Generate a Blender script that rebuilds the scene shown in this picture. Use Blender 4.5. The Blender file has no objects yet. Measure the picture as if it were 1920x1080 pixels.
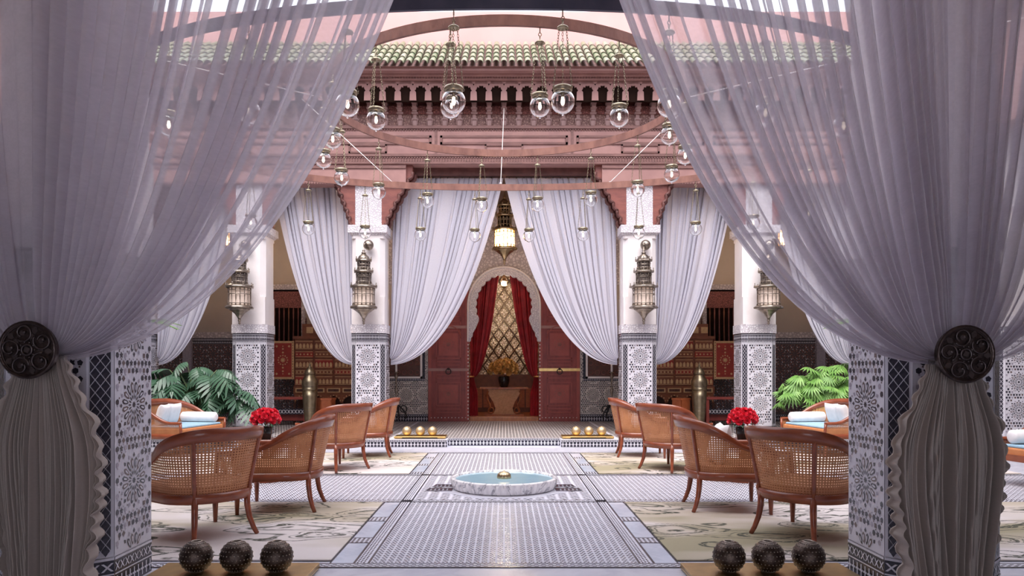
import bpy, math, random
from mathutils import Vector, Matrix
random.seed(7)
R = math.radians
SC = bpy.context.scene
COL = SC.collection

# ---------------------------------------------------------------- camera
F, CX, CY, HC = 1400.0, 945.0, 691.0, 1.35        # focal length in px, axis px, horizon px, eye height
cam_d = bpy.data.cameras.new('camera')
cam_d.sensor_fit = 'HORIZONTAL'; cam_d.sensor_width = 36.0
cam_d.lens = F / 1920.0 * 36.0
cam_d.shift_x = (960 - CX) / 1920.0
cam_d.shift_y = (CY - 540) / 1920.0
cam_d.clip_start = 0.05; cam_d.clip_end = 300
cam = bpy.data.objects.new('camera', cam_d)
cam.location = (0, 0, HC); cam.rotation_euler = (R(90), 0, 0)
COL.objects.link(cam); SC.camera = cam

# ---------------------------------------------------------------- sky, sun, exposure
world = bpy.data.worlds.new('sky'); SC.world = world; world.use_nodes = True
bg = world.node_tree.nodes['Background']
bg.inputs[0].default_value = (0.83, 0.865, 1.0, 1); bg.inputs[1].default_value = 1.25
sun_d = bpy.data.lights.new('sun', 'SUN'); sun_d.energy = 2.2; sun_d.angle = R(50); sun_d.color = (1.0, 0.93, 0.88)
sun = bpy.data.objects.new('sun', sun_d); COL.objects.link(sun)
sun.rotation_euler = (R(28), R(-8), 0)
sun.location = (0, 8, 30)
SC.view_settings.view_transform = 'Standard'; SC.view_settings.look = 'None'
SC.view_settings.gamma = 1.0; SC.view_settings.use_curve_mapping = False
SC.view_settings.exposure = 1.12

def PX(px, d): return (px - CX) * d / F
def PZ(py, d): return HC + (CY - py) * d / F

# ---------------------------------------------------------------- materials
MATS = {}
def new_mat(name):
    m = bpy.data.materials.new(name); m.use_nodes = True
    MATS[name] = m
    nt = m.node_tree
    return m, nt, nt.nodes['Principled BSDF'], nt.nodes['Material Output']
def nd(nt, typ, **kw):
    n = nt.nodes.new(typ)
    for k, v in kw.items():
        if k.startswith('i_'):
            key = k[2:]
            key = int(key) if key.isdigit() else key.replace('_', ' ')
            n.inputs[key].default_value = v
        else: setattr(n, k, v)
    return n
def ramp(nt, src, stops):
    r = nt.nodes.new('ShaderNodeValToRGB'); e = r.color_ramp.elements
    while len(e) < len(stops): e.new(0.5)
    for i, (p, c) in enumerate(stops):
        e[i].position = p; e[i].color = (c[0], c[1], c[2], 1)
    nt.links.new(src, r.inputs[0]); return r.outputs[0]
def pm(name, c1, c2=None, scale=8.0, rough=0.5, metal=0.0, bump=0.0, bscale=None, stretch=(1, 1, 1), detail=4.0, lo=0.35, hi=0.65, spec=0.5, coat=0.0):
    m, nt, b, out = new_mat(name); L = nt.links.new
    b.inputs['Roughness'].default_value = rough; b.inputs['Metallic'].default_value = metal
    b.inputs['Specular IOR Level'].default_value = spec
    b.inputs['Coat Weight'].default_value = coat
    c2 = c2 or tuple(x * 0.8 for x in c1)
    tc = nd(nt, 'ShaderNodeTexCoord'); mp = nd(nt, 'ShaderNodeMapping'); mp.inputs['Scale'].default_value = stretch
    L(tc.outputs['Object'], mp.inputs['Vector'])
    n = nd(nt, 'ShaderNodeTexNoise', i_Scale=scale, i_Detail=detail); L(mp.outputs[0], n.inputs['Vector'])
    L(ramp(nt, n.outputs['Fac'], [(lo, c1), (hi, c2)]), b.inputs['Base Color'])
    if bump:
        n2 = nd(nt, 'ShaderNodeTexNoise', i_Scale=bscale or scale * 4, i_Detail=3.0); L(mp.outputs[0], n2.inputs['Vector'])
        bp = nd(nt, 'ShaderNodeBump', i_Strength=bump, i_Distance=0.02); L(n2.outputs['Fac'], bp.inputs['Height'])
        L(bp.outputs[0], b.inputs['Normal'])
    return m
def emis(name, col, s, base=(0.8, 0.7, 0.5)):
    m, nt, b, out = new_mat(name)
    b.inputs['Base Color'].default_value = (*base, 1)
    b.inputs['Emission Color'].default_value = (*col, 1); b.inputs['Emission Strength'].default_value = s
    return m

pm('white_tile', (0.68, 0.655, 0.71), (0.60, 0.575, 0.635), 9, 0.55, spec=0.18)
pm('dado_tile', (0.72, 0.66, 0.62), (0.60, 0.54, 0.50), 9, 0.35)
pm('dark_tile', (0.018, 0.018, 0.03), (0.05, 0.045, 0.06), 30, 0.22)
pm('brown_tile', (0.10, 0.065, 0.06), (0.17, 0.12, 0.12), 30, 0.25)
pm('lilac_tile', (0.30, 0.27, 0.33), (0.42, 0.38, 0.44), 30, 0.25)
pm('red_tile', (0.25, 0.06, 0.05), (0.32, 0.12, 0.09), 30, 0.25)
pm('plaster', (0.86, 0.80, 0.79), (0.80, 0.73, 0.72), 3, 0.75, bump=0.1, bscale=40)
pm('cream_plaster', (0.52, 0.44, 0.37), (0.46, 0.39, 0.33), 2, 0.8)
pm('ceiling_wood', (0.12, 0.07, 0.05), (0.17, 0.10, 0.07), 4, 0.7)
pm('gallery_wall', (0.45, 0.36, 0.30), (0.40, 0.31, 0.26), 2, 0.8)
pm('pink_wall', (0.72, 0.40, 0.37), (0.67, 0.36, 0.33), 1.5, 0.85)
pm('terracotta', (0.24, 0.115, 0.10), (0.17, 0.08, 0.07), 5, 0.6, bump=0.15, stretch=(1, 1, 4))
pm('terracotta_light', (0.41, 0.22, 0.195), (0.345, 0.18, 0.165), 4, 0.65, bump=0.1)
pm('cedar_dark', (0.10, 0.035, 0.03), (0.16, 0.06, 0.05), 7, 0.55, bump=0.2)
pm('cedar_red', (0.27, 0.085, 0.065), (0.20, 0.06, 0.05), 6, 0.5, bump=0.15, stretch=(1, 1, 3))
pm('mahogany', (0.30, 0.075, 0.03), (0.20, 0.045, 0.02), 7, 0.28, stretch=(1, 1, 3), coat=0.3)
pm('sofa_fabric', (0.62, 0.24, 0.09), (0.55, 0.20, 0.07), 20, 0.8)
pm('seat_fabric', (0.34, 0.14, 0.055), (0.28, 0.11, 0.045), 20, 0.8)
pm('door_red', (0.28, 0.05, 0.042), (0.21, 0.036, 0.033), 5, 0.4, stretch=(3, 1, 1))
pm('door_red_light', (0.38, 0.08, 0.062), (0.30, 0.06, 0.05), 5, 0.4)
pm('brass', (0.62, 0.47, 0.27), (0.42, 0.32, 0.2), 14, 0.28, 1.0)
pm('gold', (0.86, 0.60, 0.24), (0.70, 0.47, 0.18), 9, 0.3, 1.0)
pm('old_brass', (0.30, 0.25, 0.17), (0.42, 0.35, 0.24), 10, 0.38, 1.0)
pm('silver_brass', (0.40, 0.34, 0.28), (0.22, 0.18, 0.15), 18, 0.35, 1.0)
pm('dark_bronze', (0.05, 0.035, 0.035), (0.09, 0.065, 0.06), 25, 0.35, 0.8, bump=0.2, bscale=70)
pm('iron', (0.02, 0.018, 0.02), (0.04, 0.035, 0.035), 20, 0.5, 0.4)
pm('satin_gold', (0.66, 0.50, 0.30), (0.55, 0.41, 0.25), 9, 0.48, 0.9)
pm('gallery_tile', (0.52, 0.47, 0.45), (0.44, 0.39, 0.38), 9, 0.5)
pm('bracket_stone', (0.42, 0.26, 0.24), (0.34, 0.20, 0.185), 9, 0.6)
pm('ring_wood', (0.30, 0.135, 0.10), (0.20, 0.085, 0.065), 9, 0.5, bump=0.2, stretch=(1, 1, 0.4))
pm('ring_metal', (0.06, 0.065, 0.10), (0.09, 0.09, 0.13), 6, 0.45, 0.5)
pm('white_linen', (0.88, 0.84, 0.84), (0.82, 0.78, 0.78), 12, 0.85)
pm('blue_fabric', (0.28, 0.45, 0.58), (0.36, 0.52, 0.62), 40, 0.85)
pm('leaf_dark', (0.035, 0.09, 0.05), (0.07, 0.15, 0.085), 6, 0.35)
pm('leaf_light', (0.11, 0.26, 0.045), (0.23, 0.41, 0.10), 6, 0.45)
pm('stem_green', (0.10, 0.16, 0.06), (0.07, 0.11, 0.04), 6, 0.5)
pm('petal_red', (0.80, 0.03, 0.06), (0.58, 0.015, 0.04), 12, 0.5)
pm('petal_yellow', (0.45, 0.25, 0.06), (0.62, 0.45, 0.18), 12, 0.6)
pm('red_velvet', (0.42, 0.012, 0.02), (0.26, 0.006, 0.012), 5, 0.6, bump=0.3, bscale=25)
pm('inlay_wood', (0.26, 0.085, 0.035), (0.19, 0.06, 0.03), 8, 0.4, stretch=(1, 1, 3))
pm('inlay_dark', (0.07, 0.025, 0.018), (0.11, 0.04, 0.025), 8, 0.45)
pm('inlay_gold', (0.66, 0.43, 0.22), (0.55, 0.34, 0.16), 18, 0.4)
pm('inlay_red', (0.36, 0.035, 0.02), (0.28, 0.025, 0.02), 8, 0.4)
pm('console_wood', (0.42, 0.16, 0.06), (0.30, 0.10, 0.04), 6, 0.3, stretch=(3, 1, 1))
pm('terracotta_pot', (0.35, 0.17, 0.10), (0.28, 0.13, 0.08), 8, 0.7)
pm('black_vase', (0.012, 0.012, 0.014), (0.03, 0.03, 0.03), 8, 0.2)
pm('old_trunk', (0.10, 0.08, 0.05), (0.15, 0.12, 0.08), 9, 0.8)
pm('stool_wood', (0.50, 0.14, 0.05), (0.40, 0.10, 0.035), 8, 0.4)
pm('old_gold', (0.60, 0.43, 0.20), (0.46, 0.33, 0.16), 9, 0.32, 1.0)
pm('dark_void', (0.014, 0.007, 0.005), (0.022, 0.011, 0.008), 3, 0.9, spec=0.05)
pm('cable', (0.85, 0.78, 0.76), None, 5, 0.4)
emis('bulb', (1.0, 0.80, 0.62), 2.2)
m_ = emis('lantern_glow', (1.0, 0.42, 0.15), 0.45)
nt_ = m_.node_tree; tr_ = nt_.nodes.new('ShaderNodeBsdfTransparent'); mx_ = nt_.nodes.new('ShaderNodeMixShader'); mx_.inputs[0].default_value = 0.4
tr_.inputs[0].default_value = (1, 0.92, 0.82, 1)
nt_.links.new(nt_.nodes['Principled BSDF'].outputs[0], mx_.inputs[1]); nt_.links.new(tr_.outputs[0], mx_.inputs[2]); nt_.links.new(mx_.outputs[0], nt_.nodes['Material Output'].inputs[0])   # amber glass lets the bulb light out
pm('lantern_pane_dim', (0.22, 0.18, 0.16), (0.14, 0.11, 0.10), 20, 0.3)
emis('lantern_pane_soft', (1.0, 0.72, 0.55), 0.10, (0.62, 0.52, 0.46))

def marble(name, base, vein, scale=2.5, rough=0.18, narrow=1.0):
    m, nt, b, out = new_mat(name); L = nt.links.new
    tc = nd(nt, 'ShaderNodeTexCoord')
    n = nd(nt, 'ShaderNodeTexNoise', i_Scale=scale, i_Detail=8.0, i_Roughness=0.62, i_Distortion=1.6); L(tc.outputs['Object'], n.inputs['Vector'])
    s = nd(nt, 'ShaderNodeMath', operation='SUBTRACT', i_1=0.5); L(n.outputs['Fac'], s.inputs[0])
    a = nd(nt, 'ShaderNodeMath', operation='ABSOLUTE'); L(s.outputs[0], a.inputs[0])
    L(ramp(nt, a.outputs[0], [(0.0, vein), (0.035 * narrow, tuple(0.5 * x + 0.5 * y for x, y in zip(base, vein))), (0.10 * narrow, base)]), b.inputs['Base Color'])
    b.inputs['Roughness'].default_value = rough
    return m
marble('marble_white', (0.62, 0.61, 0.67), (0.50, 0.49, 0.56), 1.3, rough=0.32)
marble('marble_slab', (0.60, 0.63, 0.72), (0.50, 0.54, 0.64), 1.0)
marble('marble_veined', (0.86, 0.83, 0.84), (0.34, 0.33, 0.37), 2.2, narrow=0.4)

def rooftile():
    m, nt, b, out = new_mat('roof_tile'); L = nt.links.new
    oi = nd(nt, 'ShaderNodeObjectInfo')
    c = ramp(nt, oi.outputs['Random'], [(0.0, (0.17, 0.23, 0.12)), (0.35, (0.29, 0.32, 0.20)), (0.75, (0.38, 0.37, 0.28)), (1.0, (0.23, 0.29, 0.17))])
    tc = nd(nt, 'ShaderNodeTexCoord')
    n = nd(nt, 'ShaderNodeTexNoise', i_Scale=14.0, i_Detail=4.0); L(tc.outputs['Object'], n.inputs['Vector'])
    mx = nd(nt, 'ShaderNodeMix', data_type='RGBA', blend_type='MULTIPLY'); mx.inputs[0].default_value = 0.6
    L(c, mx.inputs[6]); L(ramp(nt, n.outputs['Fac'], [(0.3, (0.55, 0.55, 0.5)), (0.7, (1, 1, 1))]), mx.inputs[7])
    L(mx.outputs[2], b.inputs['Base Color']); b.inputs['Roughness'].default_value = 0.28
rooftile()

def cloth(name, col, transp, trans, weave=700.0):
    m, nt, b, out = new_mat(name); L = nt.links.new
    nt.nodes.remove(b)
    tc = nd(nt, 'ShaderNodeTexCoord')
    n = nd(nt, 'ShaderNodeTexNoise', i_Scale=60.0, i_Detail=3.0); L(tc.outputs['UV'], n.inputs['Vector'])
    c = ramp(nt, n.outputs['Fac'], [(0.3, tuple(x * 0.93 for x in col)), (0.7, col)])
    d = nd(nt, 'ShaderNodeBsdfDiffuse'); t = nd(nt, 'ShaderNodeBsdfTranslucent'); L(c, d.inputs[0]); L(c, t.inputs[0])
    m1 = nd(nt, 'ShaderNodeMixShader'); m1.inputs[0].default_value = trans; L(d.outputs[0], m1.inputs[1]); L(t.outputs[0], m1.inputs[2])
    if transp > 0:
        tr = nd(nt, 'ShaderNodeBsdfTransparent')
        # open weave: slight variation of how many threads cover the light
        w = nd(nt, 'ShaderNodeTexNoise', i_Scale=9.0, i_Detail=2.0); L(tc.outputs['UV'], w.inputs['Vector'])
        mr = nd(nt, 'ShaderNodeMapRange', i_3=transp - 0.06, i_4=transp + 0.06); L(w.outputs['Fac'], mr.inputs[0])
        m2 = nd(nt, 'ShaderNodeMixShader'); L(mr.outputs[0], m2.inputs[0]); L(m1.outputs[0], m2.inputs[1]); L(tr.outputs[0], m2.inputs[2])
        L(m2.outputs[0], out.inputs[0])
    else: L(m1.outputs[0], out.inputs[0])
    return m
cloth('sheer_cloth', (0.80, 0.755, 0.81), 0.40, 0.62)
cloth('curtain_cloth', (0.73, 0.71, 0.80), 0.0, 0.35)

def cane():
    m, nt, b, out = new_mat('cane'); L = nt.links.new
    tc = nd(nt, 'ShaderNodeTexCoord'); sp = nd(nt, 'ShaderNodeSeparateXYZ'); L(tc.outputs['UV'], sp.inputs[0])
    def cell(o):
        a = nd(nt, 'ShaderNodeMath', operation='FRACT'); 
        s = nd(nt, 'ShaderNodeMath', operation='MULTIPLY', i_1=1 / 0.0205); L(o, s.inputs[0]); L(s.outputs[0], a.inputs[0])
        c = nd(nt, 'ShaderNodeMath', operation='SUBTRACT', i_1=0.5); L(a.outputs[0], c.inputs[0])
        q = nd(nt, 'ShaderNodeMath', operation='POWER', i_1=2.0); L(c.outputs[0], q.inputs[0]); return q.outputs[0]
    ad = nd(nt, 'ShaderNodeMath', operation='ADD'); L(cell(sp.outputs[0]), ad.inputs[0]); L(cell(sp.outputs[1]), ad.inputs[1])
    lt = nd(nt, 'ShaderNodeMath', operation='LESS_THAN', i_1=0.064); L(ad.outputs[0], lt.inputs[0])
    n = nd(nt, 'ShaderNodeTexNoise', i_Scale=9.0, i_Detail=3.0); L(tc.outputs['UV'], n.inputs['Vector'])
    L(ramp(nt, n.outputs['Fac'], [(0.3, (0.44, 0.175, 0.075)), (0.7, (0.56, 0.25, 0.11))]), b.inputs['Base Color'])
    b.inputs['Roughness'].default_value = 0.55
    bp = nd(nt, 'ShaderNodeBump', i_Strength=0.5, i_Distance=0.003); L(ad.outputs[0], bp.inputs['Height']); L(bp.outputs[0], b.inputs['Normal'])
    tr = nd(nt, 'ShaderNodeBsdfTransparent')
    mx = nd(nt, 'ShaderNodeMixShader'); L(lt.outputs[0], mx.inputs[0]); L(b.outputs[0], mx.inputs[1]); L(tr.outputs[0], mx.inputs[2])
    L(mx.outputs[0], out.inputs[0])
cane()

def glass():
    m, nt, b, out = new_mat('globe_glass'); L = nt.links.new
    b.inputs['Base Color'].default_value = (1, 1, 1, 1); b.inputs['Transmission Weight'].default_value = 1.0
    b.inputs['Roughness'].default_value = 0.0; b.inputs['IOR'].default_value = 1.45
    m, nt, b, out = new_mat('water')
    b.inputs['Base Color'].default_value = (0.34, 0.52, 0.60, 1); b.inputs['Roughness'].default_value = 0.04
    tc = nd(nt, 'ShaderNodeTexCoord'); n = nd(nt, 'ShaderNodeTexNoise', i_Scale=6.0, i_Detail=2.0)
    nt.links.new(tc.outputs['Object'], n.inputs['Vector'])
    bp = nd(nt, 'ShaderNodeBump', i_Strength=0.12, i_Distance=0.02); nt.links.new(n.outputs['Fac'], bp.inputs['Height']); nt.links.new(bp.outputs[0], b.inputs['Normal'])
    m, nt, b, out = new_mat('clear_pane')
    b.inputs['Base Color'].default_value = (0.9, 0.95, 0.95, 1); b.inputs['Transmission Weight'].default_value = 1.0; b.inputs['Roughness'].default_value = 0.05
glass()

def rug():
    # beige carpet with dark olive hatched paisley scrolls
    m, nt, b, out = new_mat('paisley_rug'); L = nt.links.new
    tc = nd(nt, 'ShaderNodeTexCoord'); mp = nd(nt, 'ShaderNodeMapping'); mp.inputs['Scale'].default_value = (0.75, 1.5, 1.0); L(tc.outputs['Object'], mp.inputs['Vector'])
    nz = nd(nt, 'ShaderNodeTexNoise', i_Scale=1.1, i_Detail=2.0); L(mp.outputs[0], nz.inputs['Vector'])
    ds = nd(nt, 'ShaderNodeVectorMath', operation='SCALE'); ds.inputs['Scale'].default_value = 1.1; L(nz.outputs['Color'], ds.inputs[0])
    av = nd(nt, 'ShaderNodeVectorMath', operation='ADD'); L(mp.outputs[0], av.inputs[0]); L(ds.outputs[0], av.inputs[1])
    v = nd(nt, 'ShaderNodeTexVoronoi', i_Scale=1.75, feature='F1', i_Randomness=1.0); L(av.outputs[0], v.inputs['Vector'])
    B = (0, 0, 0); Wt = (1, 1, 1)
    ring = ramp(nt, v.outputs['Distance'], [(0.05, Wt), (0.075, B), (0.15, B), (0.165, Wt), (0.185, B), (0.225, Wt), (0.275, Wt), (0.29, B), (0.33, B), (0.345, Wt), (0.365, B), (0.46, B), (0.475, Wt), (0.51, Wt), (0.525, B)])
    msk = ramp(nt, v.outputs['Color'], [(0.10, B), (0.18, Wt)])
    # broken, hatched strokes
    h = nd(nt, 'ShaderNodeTexNoise', i_Scale=34.0, i_Detail=2.0); L(av.outputs[0], h.inputs['Vector'])
    hr = ramp(nt, h.outputs['Fac'], [(0.38, (0.2, 0.2, 0.2)), (0.48, (1, 1, 1))])
    f1 = nd(nt, 'ShaderNodeMix', data_type='RGBA', blend_type='MULTIPLY'); f1.inputs[0].default_value = 1; L(ring, f1.inputs[6]); L(msk, f1.inputs[7])
    f2 = nd(nt, 'ShaderNodeMix', data_type='RGBA', blend_type='MULTIPLY'); f2.inputs[0].default_value = 1; L(f1.outputs[2], f2.inputs[6]); L(hr, f2.inputs[7])
    fld = nd(nt, 'ShaderNodeTexNoise', i_Scale=0.75, i_Detail=2.0); L(av.outputs[0], fld.inputs['Vector'])
    base = ramp(nt, fld.outputs['Fac'], [(0.38, (0.36, 0.31, 0.20)), (0.49, (0.52, 0.44, 0.35)), (0.60, (0.70, 0.62, 0.59))])
    fin = nd(nt, 'ShaderNodeMix', data_type='RGBA'); L(f2.outputs[2], fin.inputs[0]); L(base, fin.inputs[6]); fin.inputs[7].default_value = (0.065, 0.065, 0.045, 1)
    L(fin.outputs[2], b.inputs['Base Color']); b.inputs['Roughness'].default_value = 0.95
    n2 = nd(nt, 'ShaderNodeTexNoise', i_Scale=180.0); L(tc.outputs['Object'], n2.inputs['Vector'])
    bp = nd(nt, 'ShaderNodeBump', i_Strength=0.25, i_Distance=0.01); L(n2.outputs['Fac'], bp.inputs['Height']); L(bp.outputs[0], b.inputs['Normal'])
rug()

def carved(name, c1, c2, scale, strength=0.9, rough=0.8):
    m, nt, b, out = new_mat(name); L = nt.links.new
    tc = nd(nt, 'ShaderNodeTexCoord')
    v = nd(nt, 'ShaderNodeTexVoronoi', i_Scale=scale, feature='DISTANCE_TO_EDGE'); L(tc.outputs['Object'], v.inputs['Vector'])
    n = nd(nt, 'ShaderNodeTexNoise', i_Scale=scale * 1.4, i_Detail=3.0); L(tc.outputs['Object'], n.inputs['Vector'])
    mu = nd(nt, 'ShaderNodeMath', operation='MULTIPLY'); L(v.outputs['Distance'], mu.inputs[0]); L(n.outputs['Fac'], mu.inputs[1])
    L(ramp(nt, mu.outputs[0], [(0.02, c2), (0.12, c1)]), b.inputs['Base Color'])
    bp = nd(nt, 'ShaderNodeBump', i_Strength=strength, i_Distance=0.03); L(mu.outputs[0], bp.inputs['Height']); L(bp.outputs[0], b.inputs['Normal'])
    b.inputs['Roughness'].default_value = rough
carved('carved_stucco', (0.66, 0.60, 0.60), (0.40, 0.35, 0.36), 14)
carved('carved_stucco_white', (0.84, 0.80, 0.82), (0.55, 0.50, 0.54), 26)
carved('carved_wood', (0.40, 0.24, 0.20), (0.20, 0.10, 0.09), 22)
carved('carved_cedar', (0.34, 0.12, 0.10), (0.15, 0.05, 0.045), 26)
carved('gold_brocade', (0.72, 0.68, 0.56), (0.24, 0.19, 0.12), 16, rough=0.35)
MATS['gold_brocade'].node_tree.nodes['Principled BSDF'].inputs['Metallic'].default_value = 0.55
pm('pierced_metal', (0.055, 0.038, 0.032), (0.10, 0.07, 0.055), 40, 0.34, 0.85, bump=0.15, bscale=220)

# ---------------------------------------------------------------- mesh helpers
class MB:
    def __init__(s): s.v = []; s.f = []; s.m = []; s.s = []; s.uv = {}
    def add(s, vs, fs, mi=0, smooth=False, uvs=None):
        o = len(s.v); s.v += [tuple(p) for p in vs]
        if uvs:
            for i, q in enumerate(uvs): s.uv[o + i] = q
        for f in fs:
            s.f.append(tuple(o + i for i in f)); s.m.append(mi); s.s.append(smooth)
        return s
    def box(s, x0, x1, y0, y1, z0, z1, mi=0):
        vs = [(x, y, z) for z in (z0, z1) for y in (y0, y1) for x in (x0, x1)]
        return s.add(vs, [(0, 2, 3, 1), (4, 5, 7, 6), (0, 1, 5, 4), (2, 6, 7, 3), (0, 4, 6, 2), (1, 3, 7, 5)], mi)
    def poly(s, pts, mi=0): return s.add(pts, [tuple(range(len(pts)))], mi)
    def prism(s, pts, z0, z1, mi=0, smooth=False, top=True, bot=True, scale=1.0):
        n = len(pts); vs = [(x, y, z0) for x, y in pts] + [(x * scale, y * scale, z1) for x, y in pts]
        s.add(vs, [(i, (i + 1) % n, n + (i + 1) % n, n + i) for i in range(n)], mi, smooth)
        if top: s.poly([(x * scale, y * scale, z1) for x, y in pts], mi)
        if bot: s.poly([(x, y, z0) for x, y in reversed(pts)], mi)
        return s
    def extr(s, pts, y0, y1, mi=0):           # polygon in x,z extruded along y (y0 = front)
        n = len(pts)
        s.poly([(x, y0, z) for x, z in pts], mi); s.poly([(x, y1, z) for x, z in reversed(pts)], mi)
        vs = [(x, y0, z) for x, z in pts] + [(x, y1, z) for x, z in pts]
        return s.add(vs, [(i, n + i, n + (i + 1) % n, (i + 1) % n) for i in range(n)], mi)
    def tube(s, pts, r, seg=8, mi=0, closed=False, smooth=True):
        pts = [Vector(p) for p in pts]; n = len(pts); rs = r if isinstance(r, (list, tuple)) else [r] * n
        vs = []; up = Vector((0.13, 0.31, 0.94))
        for i, p in enumerate(pts):
            a = pts[(i - 1) % n] if (closed or i > 0) else p
            b = pts[(i + 1) % n] if (closed or i < n - 1) else p
            t = (b - a).normalized(); u = up - t * up.dot(t)
            if u.length < 1e-4: u = Vector((1, 0, 0)) - t * t.x
            u.normalize(); w = t.cross(u)
            vs += [p + (u * math.cos(k * 2 * math.pi / seg) + w * math.sin(k * 2 * math.pi / seg)) * rs[i] for k in range(seg)]
        fs = []
        for i in range(n if closed else n - 1):
            j = (i + 1) % n
            fs += [(i * seg + k, i * seg + (k + 1) % seg, j * seg + (k + 1) % seg, j * seg + k) for k in range(seg)]
        if not closed: fs += [tuple(range(seg))[::-1], tuple((n - 1) * seg + k for k in range(seg))]
        return s.add(vs, fs, mi, smooth)
    def lathe(s, prof, seg=24, mi=0, smooth=True, c=(0, 0, 0), rf=None, caps=True):
        n = len(prof); vs = []
        for r, z in prof:
            for k in range(seg):
                a = 2 * math.pi * k / seg; q = r * (rf(a, z) if rf else 1)
                vs.append((c[0] + q * math.cos(a), c[1] + q * math.sin(a), c[2] + z))
        fs = [(i * seg + k, i * seg + (k + 1) % seg, (i + 1) * seg + (k + 1) % seg, (i + 1) * seg + k) for i in range(n - 1) for k in range(seg)]
        if caps:
            if prof[0][0] > 1e-4: fs.append(tuple(range(seg))[::-1])
            if prof[-1][0] > 1e-4: fs.append(tuple((n - 1) * seg + k for k in range(seg)))
        return s.add(vs, fs, mi, smooth)
    def sphere(s, c, r, seg=16, rings=10, mi=0, sc=(1, 1, 1)):
        prof = [(max(1e-5, r * math.sin(math.pi * i / rings)), -r * math.cos(math.pi * i / rings)) for i in range(rings + 1)]
        o = len(s.v); s.lathe(prof, seg, mi, True, (0, 0, 0))
        for i in range(o, len(s.v)):
            x, y, z = s.v[i]; s.v[i] = (c[0] + x * sc[0], c[1] + y * sc[1], c[2] + z * sc[2])
        return s
    def torus(s, c, Rr, r, seg=24, sub=6, mi=0, axis='y'):
        pts = []
        for k in range(seg):
            a = 2 * math.pi * k / seg; u, w = Rr * math.cos(a), Rr * math.sin(a)
            pts.append({'y': (c[0] + u, c[1], c[2] + w), 'z': (c[0] + u, c[1] + w, c[2]), 'x': (c[0], c[1] + u, c[2] + w)}[axis])
        return s.tube(pts, r, sub, mi, True)
    def grid(s, fn, nu, nv, mi=0, smooth=True, uvf=None, closed_u=False):
        vs, uvs = [], []
        for j in range(nv + 1):
            for i in range(nu + 1):
                vs.append(fn(i / nu, j / nv)); uvs.append(uvf(i / nu, j / nv) if uvf else (i / nu, j / nv))
        w = nu + 1
        return s.add(vs, [(j * w + i, j * w + i + 1, (j + 1) * w + i + 1, (j + 1) * w + i) for j in range(nv) for i in range(nu)], mi, smooth, uvs)
    def xf(s, M, start=0):
        for i in range(start, len(s.v)): s.v[i] = tuple(M @ Vector(s.v[i]))
        return s
    def mesh(s, name, mats):
        me = bpy.data.meshes.new(name); me.from_pydata(s.v, [], s.f)
        for m in mats: me.materials.append(MATS[m])
        if s.f:
            me.polygons.foreach_set('material_index', s.m); me.polygons.foreach_set('use_smooth', s.s)
        if s.uv:
            ul = me.uv_layers.new(name='UVMap')
            for lp in me.loops: ul.data[lp.index].uv = s.uv.get(lp.vertex_index, (0, 0))
        me.update(); return me
    def build(s, name, mats, parent=None, loc=None, rot=None, bevel=0, kind=None):
        if isinstance(mats, str): mats = [mats]
        o = bpy.data.objects.new(name, s.mesh(name, mats)); COL.objects.link(o)
        if parent is not None: o.parent = parent
        if loc is not None: o.location = loc
        if rot is not None: o.rotation_euler = rot
        if bevel:
            b = o.modifiers.new('bevel', 'BEVEL'); b.width = bevel; b.segments = 2; b.limit_method = 'ANGLE'
        if kind: o['kind'] = kind
        return o
def put(name, me, parent=None, loc=(0, 0, 0), rot=(0, 0, 0), scale=None, kind=None):
    o = bpy.data.objects.new(name, me); COL.objects.link(o); o.parent = parent
    o.location = loc; o.rotation_euler = rot
    if scale is not None: o.scale = (scale,) * 3 if isinstance(scale, (int, float)) else scale
    if kind: o['kind'] = kind
    return o
def tag(o, label, cat, group=None):
    o['label'] = label; o['category'] = cat
    if group: o['group'] = group
    return o
def empty(name, loc=(0, 0, 0), rz=0.0, label=None, cat=None, group=None, kind=None):
    o = bpy.data.objects.new(name, None); COL.objects.link(o); o.empty_display_size = 0.1
    o.location = loc; o.rotation_euler = (0, 0, rz)
    if label: tag(o, label, cat, group)
    if kind: o['kind'] = kind
    return o
def copy_tree(o, parent=None):
    c = o.copy(); COL.objects.link(c); c.parent = parent
    for ch in o.children: copy_tree(ch, c)
    return c
def ngon(cx, cy, r, n, rot=0.0, sx=1, sy=1): return [(cx + sx * r * math.cos(rot + 2 * math.pi * k / n), cy + sy * r * math.sin(rot + 2 * math.pi * k / n)) for k in range(n)]
def starp(cx, cy, r0, r1, n, rot=0.0): return [(cx + (r0 if k % 2 == 0 else r1) * math.cos(rot + math.pi * k / n), cy + (r0 if k % 2 == 0 else r1) * math.sin(rot + math.pi * k / n)) for k in range(2 * n)]
def smooth01(t): t = max(0.0, min(1.0, t)); return t * t * (3 - 2 * t)
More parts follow.
